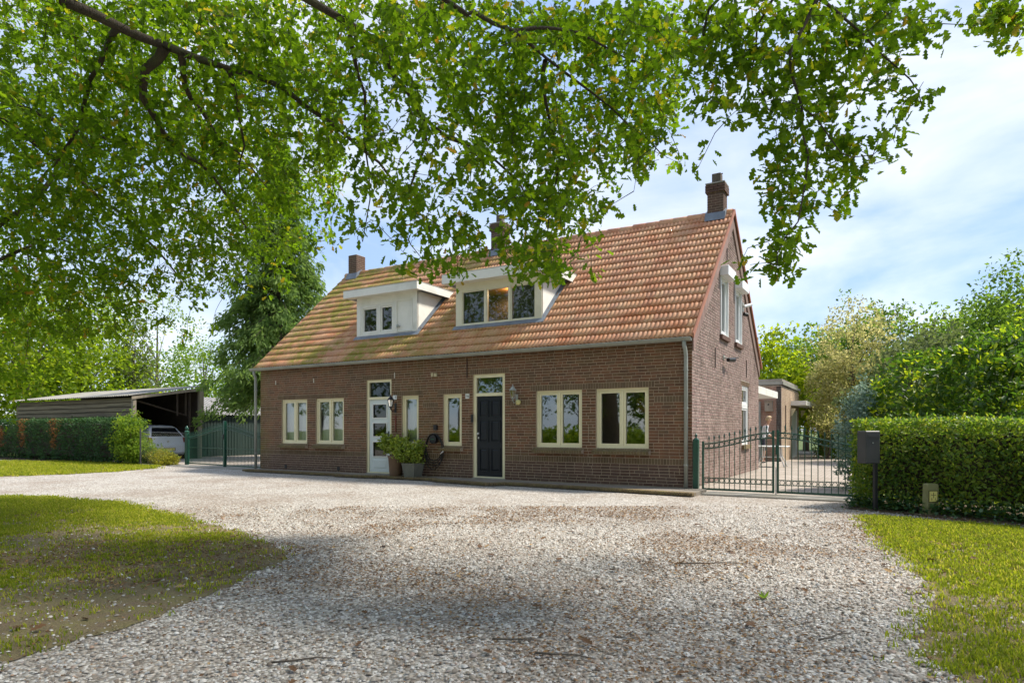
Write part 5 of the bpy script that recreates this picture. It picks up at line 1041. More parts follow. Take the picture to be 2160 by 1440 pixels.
# the car (rear towards +x)
ct = thing('parked_car', (-23.95, SY+1.62, 0), 'silver hatchback parked rear outwards in the timber carport', 'car')
st = [(0.0, .74, .62, .30, .52, .58), (-.03, .82, .80, .24, .60, .72), (-.06, .84, .80, .22, .74, .96), (-.10, .85, .80, .22, .82, 1.00), (-.42, .86, .62, .22, .90, 1.44), (-.60, .86, .60, .22, .92, 1.50), (-1.6, .87, .60, .22, .92, 1.54), (-2.4, .87, .58, .22, .92, 1.48), (-3.05, .86, .70, .22, .90, 1.00), (-3.9, .82, .70, .22, .80, .86), (-4.15, .70, .60, .30, .60, .66)]
mb = MB()
for x, hw_, rw, zb_, zs, zt_ in st:
    half = [(0, zb_), (hw_*.9, zb_), (hw_, zb_+.12), (hw_, (zb_+zs)/2+.05), (hw_*.985, zs), (hw_*.97, min(zs+.10, zt_-.005)), (rw*1.02, zt_-.05 if zt_-zs > .2 else zt_-.003), (rw*.86, zt_), (0, zt_+.015)]
    mb.v += [(x, y, z) for y, z in half]+[(x, -y, z) for y, z in half[-2:0:-1]]
k = 16
for i in range(len(st)-1):
    for j in range(k): mb.f.append((i*k+j, (i+1)*k+j, (i+1)*k+(j+1) % k, i*k+(j+1) % k)); mb.m.append(0)
mb.f.append(tuple(range(k))); mb.f.append(tuple(range((len(st)-1)*k, len(st)*k))[::-1]); mb.m += [0, 0]; mb.build('body', M['car'], ct, local=True, smooth=False)
lerp = lambda f: (-.10+(-.32)*f, 1.0+.44*f)
def hatchquad(mb, y0b, y1b, y0t, y1t, f0, f1, off, m=0):
    xa, za = lerp(f0); xb, zb_ = lerp(f1); nx, nz_ = .44, .32; l_ = math.hypot(nx, nz_); dx, dz = nx/l_*off, nz_/l_*off
    mb.add([(xa+dx, y0b, za+dz), (xa+dx, y1b, za+dz), (xb+dx, y1t, zb_+dz), (xb+dx, y0t, zb_+dz)], [(0, 1, 2, 3)], m)
mb = MB(); hatchquad(mb, -.70, .70, -.53, .53, .06, .90, .012); mb.build('rear_window', plain('car_glass', (0.012, 0.014, 0.018), None, 4, 0.06, spec=0.8), ct, local=True)
mb = MB(); mb.tube([(-.09, .0, 1.03), (-.13, .42, 1.07)], .012, 6); mb.build('wiper', M['black'], ct, local=True)
for s in (-1, 1):
    mb = MB(); mb.bevbox(-.14, -.035, s*.78-.075, s*.78+.075, .74, .98, .02); mb.build('tail_light', M['red_lens'], ct, local=True)
    mb = MB(); mb.add([(-.75, s*.872, .98), (-1.5, s*.878, .98), (-1.5, s*.66, 1.42), (-.95, s*.66, 1.42)], [(0, 1, 2, 3)]); mb.add([(-1.6, s*.878, .98), (-2.75, s*.872, .98), (-2.4, s*.66, 1.40), (-1.6, s*.66, 1.43)], [(0, 1, 2, 3)]); mb.build('side_window', bpy.data.materials['car_glass'], ct, local=True)
    for x in (-.75, -3.35):
        mb = MB(); mb.tube([(x, s*.66, .31), (x, s*.86, .31)], .31, 20); wh = mb.build('wheel', M['tyre'], ct, local=True); mb = MB(); mb.tube([(x, s*.861, .31), (x, s*.872, .31)], .20, 16); o = link_mesh('rim', mb.mesh('rim', M['steel']), wh, local=True)
mb = MB(); mb.bevbox(.0, .05, -.80, .80, .30, .66, .02); mb.build('bumper', M['car'], ct, local=True)
mb = MB(); mb.box(.051, .058, -.29, .29, .39, .53); mb.build('plate_recess', M['black'], ct, local=True); mb = MB(); mb.box(.058, .066, -.26, .26, .405, .515); mb.build('number_plate', M['yellow'], ct, local=True)
mb = MB(); mb.tube([(-.04, 0, .80), (-.015, 0, .80)], .05, 14); mb.build('badge', M['steel'], ct, local=True); mb = MB(); mb.box(-.44, -.35, -.5, .5, 1.43, 1.455); mb.build('spoiler', M['car'], ct, local=True)

# ================================================================== REAR ANNEXE
def sidep(x, y, X):
    v = ray(x, y); return CAM+v*((X-CAM[0])/v[0])
AX, AY0, AY1, AH = -0.30, 14.9, 20.6, 3.28
t = thing('brick_annexe', (-3.6, 17.8, 0), 'flat roofed pinkish brick annexe at the back of the yard', 'building')
def brick_face(mp, u0, u1, z0, z1, opens, mats, name, parent, d0):
    w_ = slab(mp, u0, u1, z0, lambda u: z1, opens, d0+.008, d0+.2, M['mortar_gable'], name, parent); lst = lay_bricks(u0, u1, z0, lambda u: z1+.03, opens, [], 5); mb = MB(); rn = []
    for a, b, c, d, _ in lst: mbox(mb, mp, a, b, d0, d0+.03, c, d); rn += [random.random()]*8
    mb.r = rn; mb.build('brickwork', mats, w_, kind='stuff'); return w_
afm = lambda u, d, z: (u, AY0+d, z); agm = lambda u, d, z: (AX-d, u, z)
dy0, dy1 = sidep(1670, 900, AX)[1], sidep(1682, 900, AX)[1]
brick_face(afm, -7.0, AX-.012, 0, AH-.12, [], M['brick_annexe'], 'front_wall', t, 0.0)
brick_face(agm, AY0, AY1, 0, AH-.12, [(dy0, dy1, 0.03, 2.25)], M['brick_annexe_sunlit'], 'side_wall', t, 0.0)
mb = MB(); mb.box(-7.0, AX+.05, AY0-.05, AY1+.05, AH-.08, AH); mb.box(-7, AX-.02, AY0+.3, AY1-.2, AH, AH+.16); mb.build('roof', M['concrete'], t)
mb = MB(); mb.box(-7.0, AX+.06, AY0-.07, AY0-.052, AH-.10, AH+.02); mb.box(AX+.052, AX+.07, AY0-.07, AY1+.05, AH-.10, AH+.02); mb.build('roof_trim', M['zinc'], t)
mb = MB(); frame_rect(mb, agm, dy0, dy1, 0.03, 2.25, .08, .02, .14); dro = mb.build('door', M['white_clean'], t); mb = MB(); mbox(mb, agm, dy0+.08, dy1-.08, .06, .10, .11, 2.17); mb.build('leaf', M['grey_door'], dro)
mb = MB(); mb.box(AX+.002, AX+.62, dy0-.25, AY1+2.2, 2.42, 2.62); mb.build('door_canopy', M['white'], t)
mb = MB(); mb.box(-6.0, -0.1, 8.0, 12.5, 2.50, 2.74); mb.build('link_canopy', M['white'], t)
mb = MB(); mb.tube([(-1.15, AY0-.07, 0.02), (-1.15, AY0-.07, 2.5)], .05, 10); mb.build('downpipe', M['zinc'], t)
mb = MB(); mb.box(-7.0, AX-1.4, AY1+.05, AY1+5, 0, 2.6); mb.box(AX-.9, AX-.2, AY1+1.0, AY1+1.35, 0, 2.41); mb.build('rear_block', M['brick_annexe'], t)
mb = MB(); mb.tube([(AX+.03, 15.9, 1.3), (AX+.03, 15.9, 2.35)], .02, 6); mb.tube([(AX+.04, 15.7, 1.28), (AX+.04, 16.2, 1.28)], .025, 6); mb.build('awning_crank', M['iron'], t)
for k_, px in enumerate((1672, 1692)):
    y = sidep(px, 862, AX+.05)[1]; l_ = thing('wall_light', (AX+.05, y, 2.0), ['cream wedge wall light left of the annexe door', 'cream wedge wall light right of the annexe door'][k_], 'lamp', 'annexe wall lights'); mb = MB(); mb.add([(AX+.004, y-.05, 1.95), (AX+.004, y+.05, 1.95), (AX+.03, y+.04, 1.95), (AX+.03, y-.04, 1.95), (AX+.004, y-.14, 2.28), (AX+.004, y+.14, 2.28), (AX+.2, y+.12, 2.28), (AX+.2, y-.12, 2.28)], [(3, 2, 1, 0), (4, 5, 6, 7), (0, 1, 5, 4), (1, 2, 6, 5), (2, 3, 7, 6), (3, 0, 4, 7)]); mb.build('shade', M['cream'], l_)
b_ = thing('bird_box', (-.78, AY0-.08, 2.1), 'small wooden bird box on the annexe wall', 'bird box'); mb = MB(); mb.bevbox(-.93, -.63, AY0-.20, AY0-.004, 2.08, 2.50, .006); mb.build('box', M['wood_post'], b_); mb = MB(); mb.tube([(-.78, AY0-.204, 2.36), (-.78, AY0-.201, 2.36)], .035, 12); mb.build('entrance', M['black'], b_); mb = MB(); mb.box(-.96, -.60, AY0-.24, AY0-.004, 2.505, 2.53); mb.build('lid', M['wood_post'], b_)
b_ = thing('dark_garden_shed', (2.4, 24.7, 0), 'dark timber shed half hidden under shrubs behind the gate', 'shed'); mb = MB(); mb.box(0.3, 4.6, 23.5, 26, 0, 2.1); mb.build('wall', M['room_dark'], b_); mb = MB(); mb.box(0.1, 4.8, 23.3, 26.2, 2.1, 2.2); mb.build('roof', M['wood_dark'], b_)
# white garden table
t = thing('garden_table', (*RD(9.25, 23.0, 0)[:2], 0), 'white garden table with splayed legs in front of the person', 'table'); c = RD(9.25, 23.0, 0)
mb = MB(); mb.bevbox(c[0]-.62, c[0]+.55, c[1]-.4, c[1]+.4, .71, .745, .01); mb.build('table_top', M['white_clean'], t)
for sx in (-1, 1):
    for sy in (-1, 1):
        mb = MB(); mb.tube([(c[0]+sx*.28, c[1]+sy*.2, .71), (c[0]+sx*.30, c[1]+sy*.22, .4), (c[0]+sx*.46, c[1]+sy*.34, .01)], .022, 8); mb.build('leg', M['white_clean'], t, smooth=True)
mb = MB(); mb.tube([(c[0]-.3, c[1]-.22, .35), (c[0]+.3, c[1]+.22, .35)], .014, 6); mb.tube([(c[0]+.3, c[1]-.22, .35), (c[0]-.3, c[1]+.22, .35)], .014, 6); mb.build('stretcher', M['white_clean'], t)
# ================================================================== PERSON
def skin_body(name, joints, bones, sub=2):
    me = bpy.data.meshes.new(name); me.from_pydata([j[:3] for j in joints], bones, []); ob = bpy.data.objects.new(name, me); COL.objects.link(ob)
    sk = ob.modifiers.new('s', 'SKIN'); sk.use_smooth_shade = True
    for v, j in zip(me.skin_vertices[0].data, joints): v.radius = (j[3], j[4] if len(j) > 4 else j[3])
    me.skin_vertices[0].data[0].use_root = True
    s = ob.modifiers.new('d', 'SUBSURF'); s.levels = sub; s.render_levels = sub
    dg = bpy.context.evaluated_depsgraph_get(); out_ = bpy.data.meshes.new_from_object(ob.evaluated_get(dg)); bpy.data.objects.remove(ob); return out_
pl = RD(9.78, 25.2, 0.006); pt_ = thing('person', (pl[0], pl[1], 0.006), 'person in white shirt and dark shorts leaning forward at the table', 'person', None, YAW+math.radians(-20))
# local: +x forward (towards the right of the picture), y left, z up
J = [(0, 0, .96, .15, .12), (.03, 0, 1.12, .15, .11), (.08, 0, 1.30, .17, .12), (.13, 0, 1.43, .12, .09), (.17, 0, 1.52, .055), (.21, 0, 1.60, .06), (.23, 0, 1.70, .088, .095), (.23, 0, 1.77, .06),
     (.10, .19, 1.42, .065), (.16, .24, 1.16, .05), (.38, .20, 1.02, .036), (.45, .17, 1.00, .033), (.10, -.19, 1.42, .065), (.16, -.24, 1.16, .05), (.38, -.20, 1.02, .036), (.45, -.17, 1.00, .033),
     (0, .10, .90, .105), (.06, .11, .50, .065), (.0, .12, .10, .042), (.12, .13, .035, .04), (0, -.10, .90, .105), (.02, -.11, .50, .065), (-.08, -.12, .10, .042), (.04, -.13, .035, .04)]
for s in (1, -1):                                                     # five fingers per hand
    for i, (dy, L_) in enumerate(((.032, .07), (.012, .085), (-.008, .08), (-.026, .065))): J += [(.47, s*.17+dy, .985, .010), (.47+L_*.7, s*.17+dy*1.1, .965, .009), (.47+L_, s*.17+dy, .93, .008)]
    J += [(.45, s*.17-s*.035, .985, .011), (.50, s*.17-s*.06, .965, .009)]
Bn = [(0, 1), (1, 2), (2, 3), (3, 4), (4, 5), (5, 6), (6, 7), (3, 8), (8, 9), (9, 10), (10, 11), (3, 12), (12, 13), (13, 14), (14, 15), (0, 16), (16, 17), (17, 18), (18, 19), (0, 20), (20, 21), (21, 22), (22, 23)]
for h_, root in ((0, 11), (1, 15)):
    b0 = 24+h_*14
    for i in range(4): Bn += [(root, b0+3*i), (b0+3*i, b0+3*i+1), (b0+3*i+1, b0+3*i+2)]
    Bn += [(root, b0+12), (b0+12, b0+13)]
bm_ = skin_body('body', J, Bn); bm_.materials.clear()
for k_ in ('skin', 'shirt', 'shorts', 'black'): bm_.materials.append(M[k_])
for p_ in bm_.polygons:
    c_ = p_.center; mi = 0
    if c_.z > .98 and c_.z < 1.47 and not (c_.x > .20 and abs(c_.y) > .13 and c_.z < 1.14): mi = 1
    elif .50 < c_.z <= .98 and c_.x < .22: mi = 2
    elif c_.z < .085: mi = 3
    p_.material_index = mi
link_mesh('body', bm_, pt_, local=True)
mb = MB(); n = 12
for i, (z, r_, ox) in enumerate(((1.66, .082, .19), (1.72, .104, .205), (1.78, .104, .215), (1.83, .078, .225), (1.855, .03, .23))):
    for j in range(n): a = 2*math.pi*j/n; f = .55 if (math.cos(a) > .3 and z < 1.75) else 1; mb.v.append((ox+r_*1.05*math.cos(a)*f, r_*math.sin(a), z))
for i in range(4):
    for j in range(n): mb.f.append((i*n+j, i*n+(j+1) % n, (i+1)*n+(j+1) % n, (i+1)*n+j)); mb.m.append(0)
mb.f.append(tuple(range(4*n, 5*n))); mb.m.append(0); mb.build('hair', M['hair'], pt_, local=True, smooth=True)
mb = MB(); mb.add([(.315, -.015, 1.68), (.315, .015, 1.68), (.34, 0, 1.675), (.318, 0, 1.72)], [(0, 1, 2), (0, 2, 3), (2, 1, 3)]); 
for s in (-1, 1): mb.tube([(.22, s*.088, 1.67), (.21, s*.10, 1.70), (.225, s*.088, 1.725)], .012, 6)
mb.build('face_features', M['skin'], pt_, local=True)
# ================================================================== LETTER BOX, MARKER POST
q = RD(5.90, 10.45, 0); t = thing('letter_box', (q[0], q[1], 0), 'charcoal grey letter box on a post in front of the right hedge', 'letter box', None, YAW*1.25)
mb = MB(); mb.bevbox(-.315, -.06, -.16, .05, .77, 1.29, .012); mb.box(-.31, -.065, -.166, -.16, 1.175, 1.18); mb.build('box', M['charcoal'], t, local=True); mb = MB(); mb.bevbox(-.055, .0, -.03, .03, 0.0, 1.22, .006); mb.build('post', M['black'], t, local=True)
mb = MB(); mb.box(-.28, -.10, -.172, -.1665, 1.195, 1.225); mb.build('flap', M['charcoal'], t, local=True); mb = MB(); mb.tube([(-.19, -.161, 1.10), (-.19, -.168, 1.10)], .012, 10); mb.build('lock', M['steel'], t, local=True)
q = G(1963, 1085); q = q+FV*0.0; t = thing('marker_post', (q[0], q[1], 0), 'short mossy concrete marker post with yellow plate before the hedge', 'marker post', None, YAW*1.1)
mb = MB(); mb.prism([(-.095, 0), (.095, 0), (.086, .46), (.07, .48), (-.07, .48), (-.086, .46)], 1, -.055, .055); mb.build('shaft', M['moss_concrete'], t, local=True)
mb = MB(); mb.box(-.073, .073, -.060, -.056, .195, .378); mb.build('plate_rim', plain('plate_rim', (0.10, 0.075, 0.02), None, 6, 0.6), t, local=True)
mb = MB(); mb.box(-.062, .062, -.064, -.0605, .208, .366); pl_ = mb.build('plate', M['yellow'], t, local=True)
mk = bpy.data.materials['plate_rim']; mb = MB(); mb.box(-.004, .004, -.066, -.0642, .262, .350); mb.box(-.04, .04, -.0665, -.0643, .306, .313); mb.build('marker_symbol', mk, t, local=True)
for tx, x, z in (('5', -.03, .245), ('1', .03, .245), ('.', -.03, .33)):
    o = text_part(tx, .045, mk, t, (0, 0, 0), 'marker_digit'); o.matrix_parent_inverse = Matrix.Identity(4); o.location = (x, -.066, z)
# ================================================================== HEDGES AND SHRUBS
def tpx(px, d): q = RD((px-1080)/FPX*d, d, 0); return q
h1 = hedge('clipped_hedge', (3.02, -1.28), (10.5, -4.65), 1.25, 1.47, 42000, 0.062, M['leaf_hedge'], 'tall clipped green hedge at right with lit yellow green top', 21, 'l', 0.07)
# ivy skirt in front of the hedge
g = np.random.default_rng(5); n = 3400; s = g.random(n)*7.5; q = -np.abs(g.normal(0, .16, n))+0.10; a = np.array([3.02, -1.28]); u = np.array([7.48, -3.37])/np.hypot(7.48, 3.37); v = np.array([-u[1], u[0]])
pos = np.c_[a[0]+u[0]*s+v[0]*q, a[1]+u[1]*s+v[1]*q, 0.03+0.22*g.random(n)*np.clip(1+q*2.5, .15, 1)]; ax, ay, az = frames(unit(g.normal(size=(n, 3))*[1, 1, .4]), unit(np.c_[g.normal(0, .4, (n, 2)), np.ones(n)]))
V, T, Rn = inst(IVYV, IVYT, pos, ax, ay, az, g.uniform(.04, .085, n), g.random(n)); tag(link_mesh('ivy_ground_cover', array_mesh('ivy', V, T, M['leaf_ivy'], Rn)), 'dark ivy creeping along the foot of the right hedge', 'ivy', kind='stuff')
pat = [sidep(0, 0, -30)[0]]
def fx(px, Y=0.25):
    v = ray(px, 900); return (CAM+v*((Y-CAM[1])/v[1]))[0]
HA = np.array([-46.0, 0.55]); HBp = np.array([-21.9, -0.10])
def brown(s, z, L):
    x = HA[0]+s*(HBp[0]-HA[0])/L; r = np.zeros(len(s), bool); gg = np.random.default_rng(3)
    for px, w_, zt in ((3, .55, 1.5), (49, .42, 1.8), (122, .42, 1.75)): r |= (np.abs(x-fx(px)) < w_*gg.uniform(.5, 1.1, len(s))) & (z > .5) & (z < zt) & (gg.random(len(s)) < .8)
    return r
hedge('conifer_hedge', HA, HBp, 1.15, 1.76, 38000, 0.085, M['leaf_thuja'], 'dark clipped conifer hedge at far left with browned patches', 22, 'q', 0.06, patches=brown)
bush('leafy_bush', (-21.35, 0.2, 0), [(0, 0, .75, .75, .6, .75), (.1, -.1, 1.45, .55, .5, .55), (.45, 0, .5, .6, .5, .45), (-.7, .1, .9, .6, .5, .5)], 420, 12, 0.10, M['leaf_fresh'], 'loose fresh green bush at the end of the conifer hedge', 'bush', 0.2, 8, 'l', .3)
bush('flowering_bush', (-19.85, 0.55, 0), [(0, 0, .18, .65, .5, .22), (-.5, .1, .28, .5, .5, .30), (.3, .1, .14, .4, .35, .18)], 260, 11, 0.075, M['leaf_flower'], 'low yellow flowering bush beside the round gate post', 'bush', 0.12, 9, 'l', .3)
bush('leafy_bush', (-20.8, 0.65, 0), [(0, 0, .32, .6, .5, .35), (.5, .3, .22, .5, .4, .25)], 220, 11, 0.09, M['leaf_green'], 'dull green bush behind the chain link fence', 'bush', 0.16, 10, 'l', .3)
bush('leafy_bush', (-13.95, 1.5, 0), [(0, .2, 1.2, .22, .4, .5), (0, .3, .7, .25, .4, .5)], 70, 10, 0.09, M['leaf_yellow'], 'yellow green shrub peeping between downpipe and far gate', 'bush', 0.13, 12, 'l', .3)
p = RD(9.35, 13.3, 0); bush('laurel_shrub', p, [(.1, 0, 1.55, 1.75, 1.6, 1.65), (1.2, .6, 1.75, 1.7, 1.6, 1.7), (-.95, -.55, .95, 1.0, 1.0, 1.05)], 2300, 12, 0.12, M['leaf_laurel'], 'large rounded glossy laurel rising behind the right hedge', 'shrub', 0.17, 13, 'l', .86, stems=30, up=.5)
p = RD(7.55, 13.9, 0); bush('blue_cypress', p, [(0, 0, 1.0, .5, .5, 1.15), (0, 0, 1.7, .32, .32, .75)], 340, 12, 0.075, M['leaf_blue'], 'blue green feathery cypress between laurel and pale variegated tree', 'shrub', 0.14, 14, 'q', .5)
p = RD(13.4, 16.0, 0); tree('golden_conifer', p, 5.2, [(0, 0, 2.4, 1.3, 1.3, 2.4)], 420, 14, 0.10, M['leaf_yellow'], 'bright yellow green conifer at the right edge behind the laurel', 'tree', .1, None, .3, sd=15, droop=.2)
p = tpx(1795, 31); tree('variegated_holly', p, 7.6, [(0, 0, 4.6, 1.9, 1.9, 2.8), (.4, 0, 3.2, 2.1, 1.9, 2.0), (-.5, 0, 3.4, 1.7, 1.6, 1.8)], 760, 17, 0.14, M['leaf_holly'], 'pale cream variegated holly tree behind the gate', 'tree', .12, None, .32, sd=16, shell=.6)
p = tpx(1775, 29.5); bush('yard_shrub', p, [(0, 0, .5, 1.2, .8, .7), (1.2, -.3, .6, 1.2, .8, .8)], 380, 11, 0.11, M['leaf_green'], 'dark green shrub at the back of the paved yard under the holly', 'shrub', .2, 17, 'l', .3)
p = tpx(1745, 29); bush('yard_shrub', p, [(0, 0, 1.7, .8, .8, .7)], 90, 12, 0.12, M['leaf_holly'], 'airy pale shrub branch arching over the yard from the holly', 'shrub', .3, 18, 'l', .2)
# ================================================================== TREES IN THE BACKGROUND
BT = 'trees behind the right hedge'
for i, (px, d, h, r_, mat, lab, nc) in enumerate([
    (1640, 34, 6.9, 1.9, 'leaf_yellow', 'slender light green tree just right of the gable', 330), (1700, 40, 7.4, 2.6, 'leaf_green', 'dark green tree above the annexe roof', 420),
    (1750, 42, 8.6, 2.6, 'leaf_fresh', 'mid green tree rising behind the variegated holly', 400), (1840, 36, 8.4, 2.8, 'leaf_green', 'bushy green tree with pointed top behind the laurel', 480),
    (1945, 25, 5.4, 2.2, 'leaf_grey', 'grey green olive toned tree above the laurel', 480), (2040, 33, 8.0, 3.2, 'leaf_fresh', 'broad tree with yellowing top left of the right edge', 620),
    (2150, 28, 8.5, 3.3, 'leaf_green', 'tallest tree at the right edge of the picture', 700), (2290, 26, 8.5, 3.4, 'leaf_fresh', 'leafy tree just beyond the right edge behind the golden conifer', 400)]):
    tree('broadleaf_tree', tpx(px, d), h, [(0, 0, h*.62, r_, r_, h*.36), (r_*.4, .3, h*.42, r_*.85, r_*.85, h*.28), (-r_*.4, -.3, h*.40, r_*.85, r_*.85, h*.28)], nc, 22, 0.235 if d > 28 else .19, M[mat], lab, 'tree', .16, BT, .55, sd=30+i, shell=.35)
LT = 'trees in the wood behind the carport'
for i, (px, d, h, r_, mat, lab, nc) in enumerate([
    (-120, 36, 11.5, 4.2, 'leaf_yellow', 'sunlit yellow green tree beyond the left edge behind the hedge', 420), (60, 38, 10.5, 3.8, 'leaf_yellow', 'sunlit yellow green tree above the left end of the carport', 560),
    (170, 42, 11.0, 3.8, 'leaf_yellow', 'bright yellow green tree above the middle of the carport roof', 560), (120, 56, 17, 6.0, 'leaf_green', 'tall shaded tree deep in the wood at left', 420),
    (330, 60, 15, 5.0, 'leaf_fresh', 'pale distant tree above the open end of the carport', 380), (430, 52, 8.5, 3.2, 'leaf_fresh', 'light green tree above the green shed', 380), (530, 58, 9, 3.2, 'leaf_green', 'distant green tree beside the drooping conifer', 240), (-20, 70, 20, 7, 'leaf_green', 'highest dark tree deep in the wood at the left edge', 380)]):
    tree('woodland_tree', tpx(px, d), h, [(0, 0, h*.60, r_, r_, h*.38), (r_*.5, .3, h*.38, r_*.8, r_*.8, h*.26), (-r_*.5, -.3, h*.36, r_*.8, r_*.8, h*.26)], nc, 14, .26, M[mat], lab, 'tree', .2, LT, .75, sd=50+i, shell=.5)
tree('grey_conifer', tpx(285, 44), 9.0, [(0, 0, 3.4, 1.5, 1.5, 3.2), (0, 0, 6.3, 1.0, 1.0, 2.6)], 420, 15, .17, M['leaf_grey'], 'grey green columnar conifer standing behind the carport', 'tree', .15, None, .45, sd=70, shell=.6)
# the big drooping conifer by the left gable: whorled boughs with hanging sprays
def conifer(base, h, rmax, label, sd):
    g = np.random.default_rng(sd); base = np.array(base, float); t = thing('drooping_conifer', tuple(base), label, 'tree'); tb = MB(); tb.tube([base, base+[0, 0, h*.5], base+[.1, 0, h]], [.30, .18, .03], 10, cap=False); tb.build('trunk', M['bark'], t, smooth=True)
    bb = MB(); C_ = []; D_ = []; z = 3.0
    while z < h-.3:
        for k_ in range(7):
            a = g.uniform(0, 6.28); L = rmax*(1-(z/h)**1.35)*g.uniform(.65, 1.1)+.3; o = np.array([math.cos(a), math.sin(a), 0]); pts = [base+[0, 0, z]+o*L*s+np.array([0, 0, -.42*L*s*s+.10*L*s]) for s in np.linspace(0, 1, 5)]
            twig_tube(bb, pts, .035, .006, 4); nn = int(12*L)
            s = g.uniform(.22, 1.05, nn); q = base+[0, 0, z]+o*(L*s)[:, None]+np.c_[np.zeros((nn, 2)), -.42*L*s*s+.10*L*s]; side = np.array([-o[1], o[0], 0]); q = q+side*(g.normal(0, .16, nn)*L*.55)[:, None]; q[:, 2] -= np.abs(g.normal(0, .10, nn)); C_.append(q); D_.append(np.tile(o*.5+[0, 0, -.75], (nn, 1)))
        z += g.uniform(.22, .36)
    C_ = np.concatenate(C_); D_ = np.concatenate(D_); per = 9; n = len(C_)*per; c = np.repeat(C_, per, 0); d = np.repeat(D_, per, 0); p = c+g.normal(0, .10, (n, 3)); p[:, 2] -= g.random(n)*.25
    ax, ay, az = frames(unit(d+g.normal(0, .38, (n, 3))), unit(g.normal(size=(n, 3))+[0, 0, .3])); V, T, Rn = inst(QV*[1, .55, 1], QT, p, ax, ay, az, g.uniform(.12, .30, n), np.clip(np.repeat(g.random(len(C_)), per)*.6+g.random(n)*.4, 0, .999))
    link_mesh('sprays', array_mesh('sprays', V, T, M['leaf_conifer'], Rn), t); bb.build('boughs', M['bark'], t, smooth=True)
conifer(tpx(588, 29.5), 15.0, 3.35, 'tall drooping dark conifer behind the left end of the house', 80)
# trees across the road behind the camera, seen in the window glass
RB = 'trees across the road reflected in the windows'
for i, (x, y, h, r_) in enumerate([(-30, -34, 17, 5.5), (-20, -38, 19, 6), (-12, -33, 11, 4.0), (-6, -40, 19, 6), (3, -36, 14, 4.5), (-40, -32, 18, 6), (12, -40, 19, 6), (-50, -36, 18, 6)]):
    tree('roadside_tree', (x, y, 0), h, [(0, 0, h*.6, r_, r_, h*.38), (r_*.4, 0, h*.36, r_*.8, r_*.8, h*.24)], 240, 14, .46, M['leaf_green' if i % 2 else 'leaf_fresh'], 'tree across the road, seen only as reflection in the panes', 'tree', .2, RB, 1.0, sd=90+i)
bush('roadside_verge', (-16, -27, 0), [(0, 0, .5, 22, 1.5, .9)], 700, 12, .35, M['leaf_yellow'], 'tall sunlit verge across the road reflected in the windows', 'verge', .8, 99, 'q', .1, stems=4)

# ================================================================== THE GREAT OAK OVER THE DRIVE
TR = RD(-8.4, 6.6, 0.0); oak = thing('oak_tree', tuple(TR), 'great oak whose leafy boughs overhang the drive from the left', 'tree')
g = np.random.default_rng(101)
NODES = [];                                             # skeleton points
def limb(mb, pts, r0, r1, n=9):
    pts = [np.array(p, float) for p in pts]; out_ = []
    for i in range(len(pts)-1):                          # Catmull-Rom
        p0, p1, p2, p3 = pts[max(i-1, 0)], pts[i], pts[i+1], pts[min(i+2, len(pts)-1)]
        k = max(2, int(np.linalg.norm(p2-p1)/0.22))
        for s in np.arange(k)/k: out_.append(0.5*((2*p1)+(-p0+p2)*s+(2*p0-5*p1+4*p2-p3)*s*s+(-p0+3*p1-3*p2+p3)*s**3)+g.normal(0, .012, 3))
    out_.append(pts[-1]); rad = (r0+(r1-r0)*np.linspace(0, 1, len(out_))**0.65)*0.78; mb.tube(out_, rad, n, cap=False); NODES.extend(out_); return out_
tb = MB(); tb.tube([TR+[0, 0, -.1], TR+[0, 0, .25], TR+[.05, 0, 1.5], TR+[0, .05, 3.5], TR+[.1, .1, 5.5], TR+[.25, .1, 8], TR+[.4, .2, 10.5]], [.62, .48, .42, .38, .32, .20, .06], 14, cap=False); tb.build('trunk', M['bark'], oak, smooth=True)
px = lambda L: [P(*q) for q in L]
L1 = limb(lb1 := MB(), [TR+[0, 0, 4.6], RD(-6.4, 6.2, 5.3)]+px([(60, -40, 6.0), (130, 0, 6.0), (250, 55, 6.3), (350, 100, 6.6), (480, 140, 7.0), (600, 190, 7.4), (700, 262, 7.8), (800, 345, 8.3), (880, 440, 8.8)]), .17, .014); lb1.build('limb', M['bark'], oak, smooth=True)
def L(pts, r0, r1): mb = MB(); o = limb(mb, pts, r0, r1); mb.build('limb', M['bark'], oak, smooth=True); return o
L2 = L([TR+[0, 0, 5.6], RD(-5.2, 5.6, 6.6), RD(-3.2, 5.3, 5.9)]+px([(620, -20, 5.5), (720, 40, 5.7), (800, 92, 6.0), (830, 150, 6.2), (885, 235, 6.6), (950, 290, 7.0), (1040, 335, 7.4), (1115, 420, 7.8), (1130, 530, 8.0)]), .15, .009)
L3 = L([TR+[0, 0, 6.4], RD(-4.6, 4.8, 7.6), RD(-2.0, 4.7, 6.2)]+px([(930, -15, 5.0), (1000, 28, 5.1), (1080, 68, 5.3), (1150, 125, 5.6), (1250, 195, 6.0), (1330, 265, 6.3), (1395, 325, 6.5)]), .13, .007)
L4 = L([TR+[.1, .1, 7.2], RD(-4.5, 4.4, 8.6), RD(-1.5, 4.3, 7.4), RD(.6, 4.5, 6.0), *px([(1400, -120, 4.7), (1560, -60, 4.6), (1725, -5, 4.5)])], .12, .022)
L([L4[-1], *px([(1682, 80, 4.5), (1668, 150, 4.5), (1690, 230, 4.5), (1702, 330, 4.5), (1688, 430, 4.45), (1652, 500, 4.4), (1640, 560, 4.4)])], .020, .004)
L([L4[-1], *px([(1790, 40, 4.6), (1850, 110, 4.6), (1925, 160, 4.6), (1945, 225, 4.6)])], .018, .004)
L([P(1690, 230, 4.5), *px([(1745, 290, 4.5), (1800, 335, 4.5), (1872, 300, 4.5)])], .009, .003)
